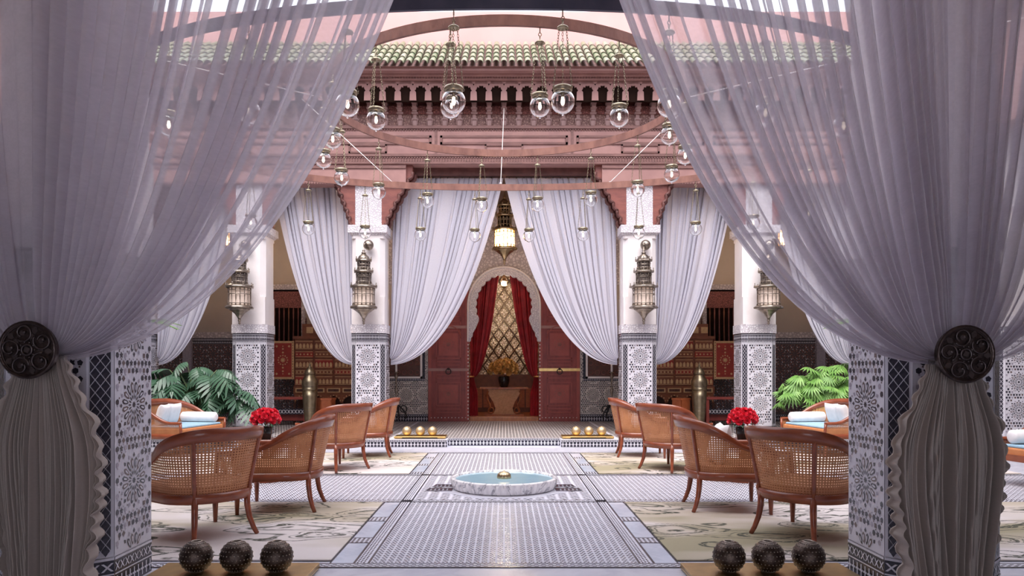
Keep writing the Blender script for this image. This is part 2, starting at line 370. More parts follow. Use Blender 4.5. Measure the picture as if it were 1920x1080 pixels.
# ---------------------------------------------------------------- zellige patterns (real laid pieces, slightly proud of the white bed)
def piece(mb, pts, mi, clip, d=0.0018):
    x0, x1, z0, z1 = clip
    xs = [p[0] for p in pts]; zs = [p[1] for p in pts]
    if min(xs) < x0 or max(xs) > x1 or min(zs) < z0 or max(zs) > z1: return
    mb.poly([(x, -d, z) for x, z in pts], mi)
def zcell(mb, cx, cz, P, clip, pal=(1, 2, 3), white=0):
    k = P / 0.437
    D, B, Li = pal
    piece(mb, starp(cx, cz, 0.021 * k, 0.012 * k, 8), D, clip)
    def pol(r, a): return (cx + r * k * math.cos(a), cz + r * k * math.sin(a))
    for i in range(16):
        a = i * math.pi / 8; b = a + math.pi / 16
        piece(mb, [pol(0.029, a), pol(0.048, a - 0.12), pol(0.070, a), pol(0.048, a + 0.12)], D, clip)
        piece(mb, [pol(0.064, b), pol(0.082, b - 0.135), pol(0.122, b - 0.125), pol(0.136, b), pol(0.122, b + 0.125), pol(0.082, b + 0.135)], D if i % 2 else B, clip)
        piece(mb, [pol(0.080, b), pol(0.092, b - 0.055), pol(0.114, b - 0.055), pol(0.122, b), pol(0.114, b + 0.055), pol(0.092, b + 0.055)], white, clip, 0.0026)
        piece(mb, [pol(0.132, a), pol(0.145, a - 0.085), pol(0.163, a), pol(0.145, a + 0.085)], Li if i % 2 else D, clip)
    n = 10; g = P / n
    for i in range(n):
        for j in range(n):
            x = cx - P / 2 + (i + 0.5) * g + (g * 0.22 if j % 2 else -g * 0.22); z = cz - P / 2 + (j + 0.5) * g
            if math.hypot(x - cx, z - cz) < 0.182 * k: continue
            q = (i * 3 + j * 5) % 4
            if q == 0: piece(mb, starp(x, z, 0.0215 * k, 0.0115 * k, 5, 0.4 * i), D, clip)
            elif q == 1: piece(mb, ngon(x, z, 0.0178 * k, 6, 0.3 * j), D, clip)
            elif q == 2: piece(mb, ngon(x, z, 0.0185 * k, 4, math.pi / 4 * (j % 2)), B, clip)
            else: piece(mb, ngon(x, z, 0.0172 * k, 5, i), Li if j % 2 else D, clip)
            piece(mb, ngon(x + g * 0.5, z + g * 0.5, 0.0068 * k, 4, 0.5), B if q % 2 else Li, clip)
def zpanel(x0, x1, z0, z1, P, cz0, cx0=None, white='white_tile', pal=('dark_tile', 'brown_tile', 'lilac_tile'), name='star_panel'):
    mb = MB(); mb.poly([(x0, 0, z0), (x1, 0, z0), (x1, 0, z1), (x0, 0, z1)], 0)
    clip = (x0 + 0.003, x1 - 0.003, z0 + 0.003, z1 - 0.003)
    cx0 = (x0 + x1) / 2 if cx0 is None else cx0
    nx = int((x1 - x0) / P) + 2; nz = int((z1 - z0) / P) + 3
    for i in range(-nx, nx + 1):
        cx = cx0 + i * P
        if cx < x0 - P * 0.5 or cx > x1 + P * 0.5: continue
        for j in range(-nz, nz + 1):
            cz = cz0 + j * P
            if cz < z0 - P * 0.5 or cz > z1 + P * 0.5: continue
            zcell(mb, cx, cz, P, clip)
    return mb.mesh(name, [white] + list(pal))
def ogee(cx, cz, w, h):
    pts = []
    for sx, sz in ((1, 1), (-1, 1), (-1, -1), (1, -1)):
        seq = [(1.0, 0.0), (0.72, 0.30), (0.56, 0.40), (0.34, 0.66), (0.14, 0.82)] if sx * sz > 0 else [(0.0, 1.0), (0.14, 0.82), (0.34, 0.66), (0.56, 0.40), (0.72, 0.30)]
        pts += [(cx + sx * w * a, cz + sz * h * b) for a, b in seq]
    return pts
LAT_W, LAT_PX, LAT_PZ = 0.104, 0.052, 0.0695
def lattice_spots(z0, z1):
    out = []; j = 0; z = z0 + 0.035
    while z < z1 - 0.03:
        xs = (-0.026, 0.026) if j % 2 == 0 else (-0.052, 0.0, 0.052)
        for x in xs: out.append((x, z))
        z += LAT_PZ / 2; j += 1
    return out
def clip_x(pts, lim):
    # Sutherland-Hodgman against |x| <= lim
    for sgn in (1, -1):
        out = []
        for i in range(len(pts)):
            a, b = pts[i], pts[(i + 1) % len(pts)]
            ina, inb = sgn * a[0] <= lim, sgn * b[0] <= lim
            if ina: out.append(a)
            if ina != inb:
                t = (sgn * lim - a[0]) / (b[0] - a[0]); out.append((sgn * lim, a[1] + t * (b[1] - a[1])))
        pts = out
    return pts
def lattice_panel(z0, z1):
    mb = MB()
    mb.poly([(-0.0685, 0, z0), (0.0685, 0, z0), (0.0685, 0, z1), (-0.0685, 0, z1)], 0)
    for x, z in lattice_spots(z0, z1):
        p = clip_x(ogee(x, z, 0.0225, 0.0315), LAT_W / 2)
        if len(p) > 2: mb.poly([(a, -0.0015, b) for a, b in p], 1)
    return mb.mesh('lattice_panel', ['white_tile', 'dark_tile'])
def cross_row(mb, x0, x1, z0, h, pitch, wmi, y=-0.002):
    n = max(1, int((x1 - x0) / pitch)); p = (x1 - x0) / n
    for i in range(n):
        c = x0 + (i + 0.5) * p; w = p * 0.13
        m = z0 + h / 2
        mb.poly([(c - w, y, z0 + h * 0.08), (c + w, y, z0 + h * 0.08), (c + w, y, z0 + h * 0.92), (c - w, y, z0 + h * 0.92)], wmi)
        mb.poly([(c - p * 0.42, y * 1.2, m - h * 0.07), (c + p * 0.42, y * 1.2, m - h * 0.07), (c + p * 0.42, y * 1.2, m + h * 0.07), (c - p * 0.42, y * 1.2, m + h * 0.07)], wmi)
def chain_row(mb, x0, x1, z0, h, pitch, wmi, y=-0.002):
    n = max(1, int((x1 - x0) / pitch)); p = (x1 - x0) / n
    for i in range(n):
        c = x0 + (i + 0.5) * p
        for s in (-1, 1):
            mb.poly([(c - p * 0.46, y, z0 + h * (0.5 - s * 0.38)), (c - p * 0.26, y, z0 + h * (0.5 - s * 0.38)), (c + p * 0.46, y, z0 + h * (0.5 + s * 0.38)), (c + p * 0.26, y, z0 + h * (0.5 + s * 0.38))][::s], wmi)
def tri_row(mb, x0, x1, z0, h, pitch, wmi, y=-0.002):
    n = max(1, int((x1 - x0) / pitch)); p = (x1 - x0) / n
    for i in range(n):
        c = x0 + i * p; mb.poly([(c + p * 0.06, y, z0), (c + p * 0.94, y, z0), (c + p * 0.5, y, z0 + h)], wmi)

# ---------------------------------------------------------------- pillars
PW, PC = 0.315, 0.10                                 # half width, corner cut
def octo(w, c): return [(-w + c, -w), (w - c, -w), (w, -w + c), (w, w - c), (w - c, w), (-w + c, w), (-w, w - c), (-w, -w + c)]
ME_STAR = zpanel(-0.213, 0.213, 0.195, 1.695, 0.437, 1.458)
ME_LAT = lattice_panel(0.195, 1.695)
def band_mesh(w):
    mb = MB()                                         # base and capital bands on one flat face of width 2w
    mb.poly([(-w, 0, 0), (w, 0, 0), (w, 0, 0.19), (-w, 0, 0.19)], 1)
    cross_row(mb, -w, w, 0.005, 0.085, 0.045, 0)
    mb.poly([(-w, -0.003, 0.094), (w, -0.003, 0.094), (w, -0.003, 0.102), (-w, -0.003, 0.102)], 0)
    chain_row(mb, -w, w, 0.108, 0.06, 0.052, 0)
    mb.poly([(-w, -0.003, 0.176), (w, -0.003, 0.176), (w, -0.003, 0.19), (-w, -0.003, 0.19)], 0)
    z = 1.70
    mb.poly([(-w, 0, z), (w, 0, z), (w, 0, z + 0.18), (-w, 0, z + 0.18)], 1)
    mb.poly([(-w, -0.003, z), (w, -0.003, z), (w, -0.003, z + 0.012), (-w, -0.003, z + 0.012)], 0)
    tri_row(mb, -w, w, z + 0.018, 0.026, 0.026, 0)
    mb.poly([(-w, -0.003, z + 0.048), (w, -0.003, z + 0.048), (w, -0.003, z + 0.054), (-w, -0.003, z + 0.054)], 0)
    cross_row(mb, -w, w, z + 0.062, 0.085, 0.028, 0)
    mb.poly([(-w, -0.003, z + 0.150), (w, -0.003, z + 0.150), (w, -0.003, z + 0.158), (-w, -0.003, z + 0.158)], 0)
    return mb.mesh('mosaic_band', ['white_tile', 'dark_tile'])
ME_BAND_W = band_mesh(PW - PC); ME_BAND_N = band_mesh(PC / math.sqrt(2))
def pillar_core():
    a = MB().prism(octo(PW, PC), 0, 1.88).mesh('tile_core', ['white_tile'])
    b = MB().prism(octo(PW + 0.018, PC + 0.006), 1.88, 2.04).mesh('carved_band', ['carved_stucco_white'])
    c = MB(); c.prism(octo(PW - 0.012, 0.03), 2.04, 2.55); c.prism(octo(PW - 0.012, 0.085), 2.55, 3.62); c.prism(octo(PW - 0.012, 0.03), 3.62, 3.70)
    c = c.mesh('plaster_shaft', ['plaster'])
    d = MB(); d.prism(octo(PW, 0.03), 3.68, 3.72, scale=1.1); d.box(-PW - 0.045, PW + 0.045, -PW - 0.045, PW + 0.045, 3.72, 3.86)
    d = d.mesh('impost', ['carved_stucco_white'])
    e = MB().box(-0.245, 0.245, -0.245, 0.245, 3.86, 4.98).mesh('carved_upper_block', ['carved_stucco_white'])
    return [('tile_core', a), ('carved_band', b), ('plaster_shaft', c), ('impost', d), ('carved_upper_block', e)]
CORE = pillar_core()
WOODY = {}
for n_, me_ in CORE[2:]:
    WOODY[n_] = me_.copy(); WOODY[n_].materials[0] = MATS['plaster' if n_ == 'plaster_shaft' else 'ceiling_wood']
TILE1 = MB().extr(ogee(0, 0, 0.0225, 0.0315), -0.004, 0, 0).mesh('tile', ['dark_tile'])
TILE_H = MB().extr(clip_x(ogee(0.052, 0, 0.0225, 0.0315), LAT_W / 2), -0.004, 0, 0).mesh('tile', ['dark_tile'])
BARE_LAT = MB().poly([(-0.0685, 0, 0.195), (0.0685, 0, 0.195), (0.0685, 0, 1.695), (-0.0685, 0, 1.695)]).mesh('lattice_bed', ['white_tile'])
def pillar(x, y, label, group=None, near=0):
    t = empty('zellige_pillar', (x, y, 0.12), 0, label, 'pillar', group)
    for n, me in CORE:
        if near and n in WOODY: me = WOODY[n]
        put(n, me, t)
    e = 0.003
    for q in range(4):
        a = q * math.pi / 2                            # q=0 front (-y), 1: +x, 2: back, 3: -x
        d = Vector((math.sin(a), -math.cos(a), 0))
        put('star_panel', ME_STAR, t, d * (PW + e), (0, 0, a), kind='stuff')
        put('mosaic_band', ME_BAND_W, t, d * (PW + e + 0.001), (0, 0, a), kind='stuff')
        a2 = a + math.pi / 4; d2 = Vector((math.sin(a2), -math.cos(a2), 0)); r2 = (2 * PW - PC) / math.sqrt(2) + e
        put('mosaic_band', ME_BAND_N, t, d2 * (r2 + 0.001), (0, 0, a2), kind='stuff')
        vis = near and ((near > 0 and q == 0) or (near < 0 and q == 3))
        if not vis: put('lattice_panel', ME_LAT, t, d2 * r2, (0, 0, a2), kind='stuff')
        else:
            bed = put('lattice_bed', BARE_LAT, t, d2 * r2, (0, 0, a2))
            for lx, lz in lattice_spots(0.195, 1.695):
                if abs(lx) < 0.04: put('tile', TILE1, bed, (lx, -0.0005, lz))
                else: put('tile', TILE_H, bed, (0, -0.0005, lz), (0, 0, 0) if lx > 0 else (0, 0, 0), (1, 1, 1) if lx > 0 else (-1, 1, 1))
    return t
NEAR_L = (-2.465, 4.331); NEAR_R = (2.415, 4.331); FARY = 14.015
pillar(*NEAR_L, 'zellige pillar half hidden by gathered curtain, next to cane sofa with dark split-leaf plant', near=1)
pillar(*NEAR_R, 'zellige pillar half hidden by gathered curtain, next to cane sofa with light green palm', near=-1)
pillar(-2.50, FARY, 'white pillar with star tiles and hanging brass lantern, between carved door and split-leaf plant')
pillar(2.50, FARY, 'white pillar with star tiles and hanging brass lantern, between carved door and green palm')
pillar(-4.70, FARY, 'white pillar with star tiles right beside the dark split-leaf plant')
pillar(4.70, FARY, 'white pillar with star tiles right beside the light green palm')
pillar(-6.90, FARY, 'tiled pillar holding a swag of curtain behind the split-leaf plant')
pillar(6.90, FARY, 'tiled pillar holding a swag of curtain behind the green palm')
for s, w in ((-1, 'split-leaf plant'), (1, 'green palm')):
    for y in (11.85, 9.2, 6.5):
        pillar(s * 7.95, y, 'star tiled pillar of the side arcade on the %s side of the court' % w, 'side arcade pillars by the ' + w)

# ---------------------------------------------------------------- floor and platforms
def st(o): o['kind'] = 'structure'; return o
floor = st(MB().box(-8.6, 8.6, 4.70, 12.80, -0.15, 0.0).build('floor', 'marble_white'))
def dots_mesh(x0, x1, y0, y1, cp=0.0535, rp=0.030, z=0.0):
    mb = MB(); n = int((x1 - x0) / cp); m = int((y1 - y0) / rp); cp = (x1 - x0) / n; rp = (y1 - y0) / m
    w, h = cp * 0.185, rp * 0.43
    mb.poly([(x0, y0, z), (x1, y0, z), (x1, y1, z), (x0, y1, z)], 0)
    for j in range(m):
        y = y0 + (j + 0.5) * rp
        for i in range(n):
            c = x0 + (i + 0.5) * cp
            for dx in ((0,) if j % 2 == 0 else (-cp * 0.25, cp * 0.25)):
                mb.poly([(c + dx - w, y, z + 0.0012), (c + dx, y - h, z + 0.0012), (c + dx + w, y, z + 0.0012), (c + dx, y + h, z + 0.0012)], 1 + (i * 7 + j * 3) % 5 // 4)
    return mb
def floor_dots(x0, x1, y0, y1, **k):
    return dots_mesh(x0, x1, y0, y1, **k).build('mosaic_field', ['white_tile', 'dark_tile', 'brown_tile'], floor, (0, 0, 0.002), kind='stuff')
floor_dots(-0.93, 0.93, 4.85, 7.52)
floor_dots(-0.93, 0.93, 9.50, 11.86)
floor_dots(-7.4, -1.05, 7.66, 9.40)
floor_dots(1.05, 7.4, 7.66, 9.40)
def strip(x0, x1, y0, y1, along, parent=floor, z=0.0):
    mb = MB(); mb.poly([(x0, y0, z), (x1, y0, z), (x1, y1, z), (x0, y1, z)], 0); e = 0.0012
    Lx = along == 'x'; t0, t1, s0, s1 = (x0, x1, y0, y1) if Lx else (y0, y1, x0, x1)
    def q(a0, a1, b0, b1, mi):
        p = [(a0, b0), (a1, b0), (a1, b1), (a0, b1)]
        mb.poly([(a, b, z + e) for a, b in p] if Lx else [(b, a, z + e) for a, b in p][::-1], mi)
    w = s1 - s0
    q(t0, t1, s0, s0 + w * 0.14, 1); q(t0, t1, s1 - w * 0.14, s1, 1)
    pitch = 0.045; n = int((t1 - t0) / pitch)
    for i in range(n):
        a = t0 + i * pitch
        for r in range(3):
            b = s0 + w * (0.22 + r * 0.19); o = (r % 2) * 0.022
            q(a + o + 0.004, a + o + 0.030, b, b + w * 0.10, 1)
    return mb.build('mosaic_border', ['white_tile', 'dark_tile'], parent, (0, 0, 0.003), kind='stuff')
for s in (-1, 1): strip(min(s * 0.93, s * 1.045), max(s * 0.93, s * 1.045), 4.80, 11.90, 'y')
for y0, y1 in ((7.53, 7.65), (9.41, 9.50), (11.87, 11.98)): strip(-7.4, 7.4, y0, y1, 'x')
# marble slabs alternating with little triangles along the aisle
sl = MB().box(-0.075, 0.075, 0, 0.62, 0, 0.002).mesh('marble_slab', ['marble_slab'])
tr = MB(); tr.box(-0.075, 0.075, 0, 0.17, 0, 0.0015, 0)
for r in range(5):
    for i in range(4):
        tr.poly([(-0.072 + i * 0.036, 0.010 + r * 0.031, 0.0025), (-0.040 + i * 0.036, 0.014 + r * 0.031, 0.0025), (-0.056 + i * 0.036, 0.036 + r * 0.031, 0.0025)], 1)
for q0, q1 in ((0.0, 0.008), (0.162, 0.17)): tr.poly([(-0.075, q0, 0.0026), (0.075, q0, 0.0026), (0.075, q1, 0.0026), (-0.075, q1, 0.0026)], 1)
tr = tr.mesh('mosaic_inset', ['white_tile', 'dark_tile'])
for s in (-1, 1):
    for y0, y1 in ((4.95, 7.5), (9.55, 11.85)):
        y = y0
        while y < y1 - 0.2:
            put('mosaic_inset', tr, floor, (s * 1.122, y, 0.002)); y += 0.18
            if y + 0.62 < y1 + 0.05: put('marble_slab', sl, floor, (s * 1.122, y, 0.002))
            y += 0.64
for s in (-1, 1):
    for y0, y1 in ((4.95, 7.52), (9.52, 11.86)): MB().box(s * 1.203 - 0.006, s * 1.203 + 0.006, y0, y1, 0.002, 0.0046).build('border_line', 'dark_tile', floor)
# large marble slabs of the end strips
bigslab = MB().box(0.004, 1.196, 0, 0.78, 0, 0.003).mesh('marble_slab', ['marble_white'])
for k in range(-6, 6): put('marble_slab', bigslab, floor, (k * 1.2, 12.0, 0.001))
# platforms of the galleries, with mosaic risers
near_pf = st(MB().box(-8.6, 8.6, -3.0, 4.70, -0.15, 0.12).build('step_near', 'marble_white'))
strip(-8.5, 8.5, 4.60, 4.70, 'x', near_pf, 0.121)
nb = MB()
fp = MB(); fp.box(-8.6, -0.98, 12.80, 17.6, -0.15, 0.12); fp.box(0.98, 8.6, 12.80, 17.6, -0.15, 0.12); fp.box(-0.98, 0.98, 13.08, 17.6, -0.15, 0.12)
far_pf = st(fp.build('step_far', 'white_tile'))
dm = dots_mesh(-1.95, 1.95, 13.2, 17.35, 0.06, 0.042, 0.1225); dm.build('mosaic_field', ['gallery_tile', 'dark_tile', 'brown_tile'], far_pf, kind='stuff')
for s in (-1, 1):
    mb = dots_mesh(min(s * 2.0, s * 8.5), max(s * 2.0, s * 8.5), 12.95, 17.35, 0.11, 0.09, 0.1225); mb.build('mosaic_field', ['gallery_tile', 'dark_tile', 'brown_tile'], far_pf, kind='stuff')
def riser(x0, x1, y):
    mb = MB(); mb.poly([(x0, 0, 0), (x1, 0, 0), (x1, 0, 0.12), (x0, 0, 0.12)], 1)
    cross_row(mb, x0, x1, 0.004, 0.088, 0.058, 0); tri_row(mb, x0, x1, 0.096, 0.022, 0.03, 0)
    mb.build('riser_mosaic', ['white_tile', 'dark_tile'], far_pf, (0, y - 0.004, 0), kind='stuff')
    n = int((x1 - x0) / 0.03); nose = MB(); nose.box(x0, x1, 0, 0.09, 0.12, 0.1245, 0)
    for i in range(n): nose.poly([(x0 + i * 0.03 + 0.003, 0.01, 0.1255), (x0 + i * 0.03 + 0.02, 0.02, 0.1255), (x0 + i * 0.03 + 0.02, 0.07, 0.1255), (x0 + i * 0.03 + 0.003, 0.055, 0.1255)], 1)
    nose.build('step_edge', ['white_tile', 'dark_tile'], far_pf, (0, y, 0), kind='stuff')
riser(-8.5, -0.98, 12.80); riser(0.98, 8.5, 12.80); riser(-0.98, 0.98, 13.08)

# ---------------------------------------------------------------- gallery shells (ceilings and outer walls)
def wallbox(name, mat, *b, **k):
    return st(MB().box(*b).build(name, mat, **k))
wallbox('ceiling_near', 'ceiling_wood', -8.6, 8.6, -3.0, 4.66, 5.12, 5.30)
wallbox('ceiling_far', 'ceiling_wood', -11.5, 11.5, 14.40, 17.4, 5.12, 5.30)
rw = MB(); rw.box(-8.6, -2.2, -3.2, -3.0, -0.1, 5.3); rw.box(2.2, 8.6, -3.2, -3.0, -0.1, 5.3); rw.box(-2.2, 2.2, -3.2, -3.0, 3.1, 5.3)
st(rw.build('wall_rear', 'gallery_wall'))                 # unseen opening added behind the viewer, lets sky light onto the near curtains
for s, n in ((-1, 'left'), (1, 'right')):
    wallbox('ceiling_' + n, 'ceiling_wood', min(s * 8.25, s * 11.5), max(s * 8.25, s * 11.5), -3, 14.4, 5.12, 5.30)
    w = wallbox('wall_' + n, 'cream_plaster', min(s * 11.3, s * 11.5), max(s * 11.3, s * 11.5), -3, 17.6, -0.1, 5.3)
    wallbox('floor_' + n, 'white_tile', min(s * 8.6, s * 11.4), max(s * 8.6, s * 11.4), -3, 17.6, -0.15, 0.12)
    wallbox('wall_near_' + n, 'gallery_wall', min(s * 8.6, s * 11.4), max(s * 8.6, s * 11.4), -3.2, -3.0, -0.1, 5.3)
    # upper storey of the side and near facades
    u = wallbox('wall_upper_' + n, 'terracotta_light', min(s * 7.65, s * 8.25), max(s * 7.65, s * 8.25), 4.1, 13.7, 5.10, 6.9)
    rf = MB(); x0, x1 = s * 7.3, s * 9.2
    rf.add([(x0, 3.4, 6.85), (x0, 14.0, 6.85), (x1, 14.0, 7.9), (x1, 3.4, 7.9), (x0, 3.4, 6.75), (x0, 14.0, 6.75)], [(0, 1, 2, 3), (0, 4, 5, 1)])
    rf.build('roof_slope', 'leaf_dark' if False else 'roof_tile', u)
    wallbox('wall_top_' + n, 'pink_wall', min(s * 9.2, s * 9.5), max(s * 9.2, s * 9.5), 3, 16, 7.0, 8.7)
nu = wallbox('wall_upper_near', 'terracotta_light', -8.25, 8.25, 4.06, 4.62, 5.10, 6.9)
MB().add([(-8.3, 5.0, 6.8), (8.3, 5.0, 6.8), (8.3, 3.2, 7.9), (-8.3, 3.2, 7.9)], [(0, 1, 2, 3)]).build('roof_slope', 'roof_tile', nu)

# ---------------------------------------------------------------- back wall of the far gallery, with arched doorway
YW = 17.40
wb = MB(); wb.box(-11.4, -0.82, YW, YW + 0.25, 0.0, 5.2); wb.box(0.82, 11.4, YW, YW + 0.25, 0.0, 5.2); wb.box(-0.82, 0.82, YW, YW + 0.25, 3.75, 5.2)
wall_back = st(wb.build('wall_back', 'cream_plaster'))
stc = MB()
for s in (-1, 1): stc.box(min(s * 0.86, s * 3.2), max(s * 0.86, s * 3.2), YW - 0.04, YW, 3.30, 3.98)
stc.box(-3.2, 3.2, YW - 0.07, YW, 3.98, 4.03)
stc.box(-3.2, 3.2, YW - 0.04, YW, 4.03, 5.1)
stc.build('carved_frieze', 'carved_stucco', wall_back)
for k in range(9):
    x = -2.4 + k * 0.6; mb = MB()
    mb.torus((x, YW - 0.05, 4.55), 0.19, 0.014, 20, 5); mb.torus((x, YW - 0.05, 4.55), 0.10, 0.014, 16, 5); mb.box(x + 0.28, x + 0.31, YW - 0.065, YW - 0.04, 4.05, 5.05)
    mb.build('carved_roundel', 'carved_stucco', wall_back)
# horseshoe arch of carved plaster
def arch_plate():
    mb = MB(); n = 54; cz, r = 2.80, 0.70; a0 = -0.48
    inner, outer = [], []
    inner += [(-0.795, 1.97), (-0.77, 1.99), (-0.765, 2.06), (-0.73, 2.10), (-0.72, 2.18), (-0.665, 2.27)]
    for i in range(n + 1):
        a = math.pi - a0 - (math.pi - 2 * a0) * i / n
        rr = r - 0.035 * abs(math.sin(i * math.pi / 3))
        inner.append((rr * math.cos(a) * 0.945, cz + rr * math.sin(a) * 1.06))
    inner += [(-x, z) for x, z in reversed(inner[:6])]
    for x, z in inner:
        if z < cz: outer.append((math.copysign(0.835, x), z if abs(x) < 0.79 else 1.97))
        else:
            L = math.hypot(x, z - cz); outer.append((x / L * 0.835, cz + (z - cz) / L * 0.90))
    m = len(inner); y0, y1 = YW - 0.13, YW + 0.02
    for (A, B, ya, yb) in ((inner, outer, y0, y0),):
        mb.add([(x, y0, z) for x, z in inner] + [(x, y0, z) for x, z in outer], [(i, m + i, m + i + 1, i + 1) for i in range(m - 1)])
    mb.add([(x, y0, z) for x, z in inner] + [(x, y1, z) for x, z in inner], [(i, i + 1, m + i + 1, m + i) for i in range(m - 1)])
    mb.add([(x, y0, z) for x, z in outer] + [(x, y1, z) for x, z in outer], [(i, m + i, m + i + 1, i + 1) for i in range(m - 1)])
    o = mb.build('horseshoe_arch', 'carved_stucco_white', wall_back)
    # spandrel between arch and frieze
    sp = MB(); pts = [(x, z) for x, z in outer if z >= cz]
    k = len(pts); top = [(math.copysign(0.86, x) if abs(x) > 0.5 else x * 0.86 / 0.6, 3.98) for x, z in pts]
    top[0] = (-0.86, cz); top[-1] = (0.86, cz)
    sp.add([(x, YW - 0.05, z) for x, z in pts] + [(x, YW - 0.05, z) for x, z in top], [(i, k + i, k + i + 1, i + 1) for i in range(k - 1)])
    sp.build('spandrel', 'carved_stucco', wall_back)
    rim = MB(); rim.tube([(x * 1.0, YW - 0.14, z) for x, z in outer], 0.022, 6)
    rim.tube([(x * 0.93, YW - 0.14, cz + (z - cz) * 0.93) for x, z in outer if z > cz - 0.1], 0.010, 6)
    rim.build('arch_moulding', 'plaster', wall_back)
arch_plate()
# tiled dado of the back wall
ME_DADO = zpanel(-1.035, 1.035, 0.17, 1.80, 0.42, 0.62, -0.73, 'dado_tile', ('dark_tile', 'brown_tile', 'dark_tile'), 'zellige_dado')

ME_DADO2 = zpanel(-1.035, 1.035, 0.17, 1.80, 0.345, 0.88, -0.1725, 'brown_tile', ('dark_tile', 'red_tile', 'white_tile'), 'zellige_dado')
for s in (-1, 1):
    put('zellige_dado', ME_DADO, wall_back, (s * 2.805, YW - 0.01, 0.12), kind='stuff')
    for k in range(3): put('zellige_dado', ME_DADO2, wall_back, (s * (4.875 + 2.07 * k), YW - 0.01, 0.12), kind='stuff')
    bd = MB(); x0, x1 = (1.77, 11.3)
    bd.box(min(s * x0, s * x1), max(s * x0, s * x1), YW - 0.012, YW, 0.12, 0.29, 1)
    a, b = min(s * x0, s * x1), max(s * x0, s * x1); o = len(bd.v)
    cross_row(bd, a, b, 0.13, 0.10, 0.06, 0, -0.004); chain_row(bd, a, b, 0.235, 0.05, 0.05, 0, -0.004)
    tri_row(bd, a, b, 1.94, 0.04, 0.04, 0, -0.004); cross_row(bd, a, b, 1.985, 0.07, 0.035, 0, -0.004)
    for i in range(o, len(bd.v)): x, y, z = bd.v[i]; bd.v[i] = (x, YW - 0.012 + y, z)
    bd.box(a, b, YW - 0.010, YW, 1.92, 2.06, 1)
    bd.build('dado_border', ['white_tile', 'dark_tile'], wall_back, kind='stuff')
    MB().box(a, b, YW - 0.02, YW, 2.06, 2.20).build('carved_band', 'carved_stucco', wall_back)
    # pier where the wall steps back in the corner
    MB().box(min(s * 7.25, s * 7.45), max(s * 7.25, s * 7.45), YW - 0.10, YW, 0.12, 2.06).build('pier', 'lilac_tile', wall_back)
    # dark framed carved window beside the door
    w = empty('window_%d' % (1 if s < 0 else 2), (s * 2.32, YW - 0.012, 1.12), 0, kind='structure')
    hw, hh = 0.42, 0.78
    f = MB(); f.box(-hw, hw, -0.05, 0, 0, 0.045); f.box(-hw, hw, -0.05, 0, hh - 0.045, hh); f.box(-hw, -hw + 0.045, -0.05, 0, 0, hh); f.box(hw - 0.045, hw, -0.05, 0, 0, hh)
    f.build('window_frame', 'plaster', w)
    mbb = MB(); mbb.box(-hw - 0.06, hw + 0.06, -0.012, 0, -0.06, hh + 0.06, 1)
    cross_row(mbb, -hw - 0.06, hw + 0.06, -0.055, 0.05, 0.04, 0, -0.014)
    mbb.build('mosaic_surround', ['white_tile', 'dark_tile'], w, kind='stuff')
    MB().box(-hw + 0.04, hw - 0.04, -0.022, -0.012, 0.04, hh - 0.04).build('backing', 'inlay_dark', w)
    g = MB()
    for i in range(5):
        for j in range(3): g.torus((-0.30 + i * 0.15, -0.03, 0.14 + j * 0.22), 0.055, 0.008, 14, 5)
    g.build('carved_scroll', 'cedar_red', w)
    # tall dark window with turned bars, between pillars
    w = empty('window_%d' % (3 if s < 0 else 4), (s * 5.22, YW - 0.01, 1.40), 0, kind='structure')
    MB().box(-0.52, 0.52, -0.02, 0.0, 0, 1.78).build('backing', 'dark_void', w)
    f = MB(); f.box(-0.60, 0.60, -0.10, 0, 1.78, 1.90); f.box(-0.60, -0.52, -0.08, 0, 0, 1.78); f.box(0.52, 0.60, -0.08, 0, 0, 1.78); f.build('window_frame', 'carved_stucco', w)
    MB().box(-0.52, 0.52, -0.05, -0.02, 1.36, 1.74).build('carved_transom', 'carved_cedar', w)
    for i in range(9):
        x = -0.44 + i * 0.11; MB().lathe([(0.012, 0), (0.018, 0.08), (0.011, 0.2), (0.02, 0.62), (0.011, 1.05), (0.018, 1.25), (0.012, 1.36)], 8, c=(x, -0.05, 0)).build('window_bar', 'cedar_red' if i % 3 else 'inlay_wood', w)
    MB().box(-0.52, 0.52, -0.06, -0.03, 0.30, 0.36).build('window_rail', 'cedar_dark', w)
# black band in the recess behind the cabinets is the dado itself

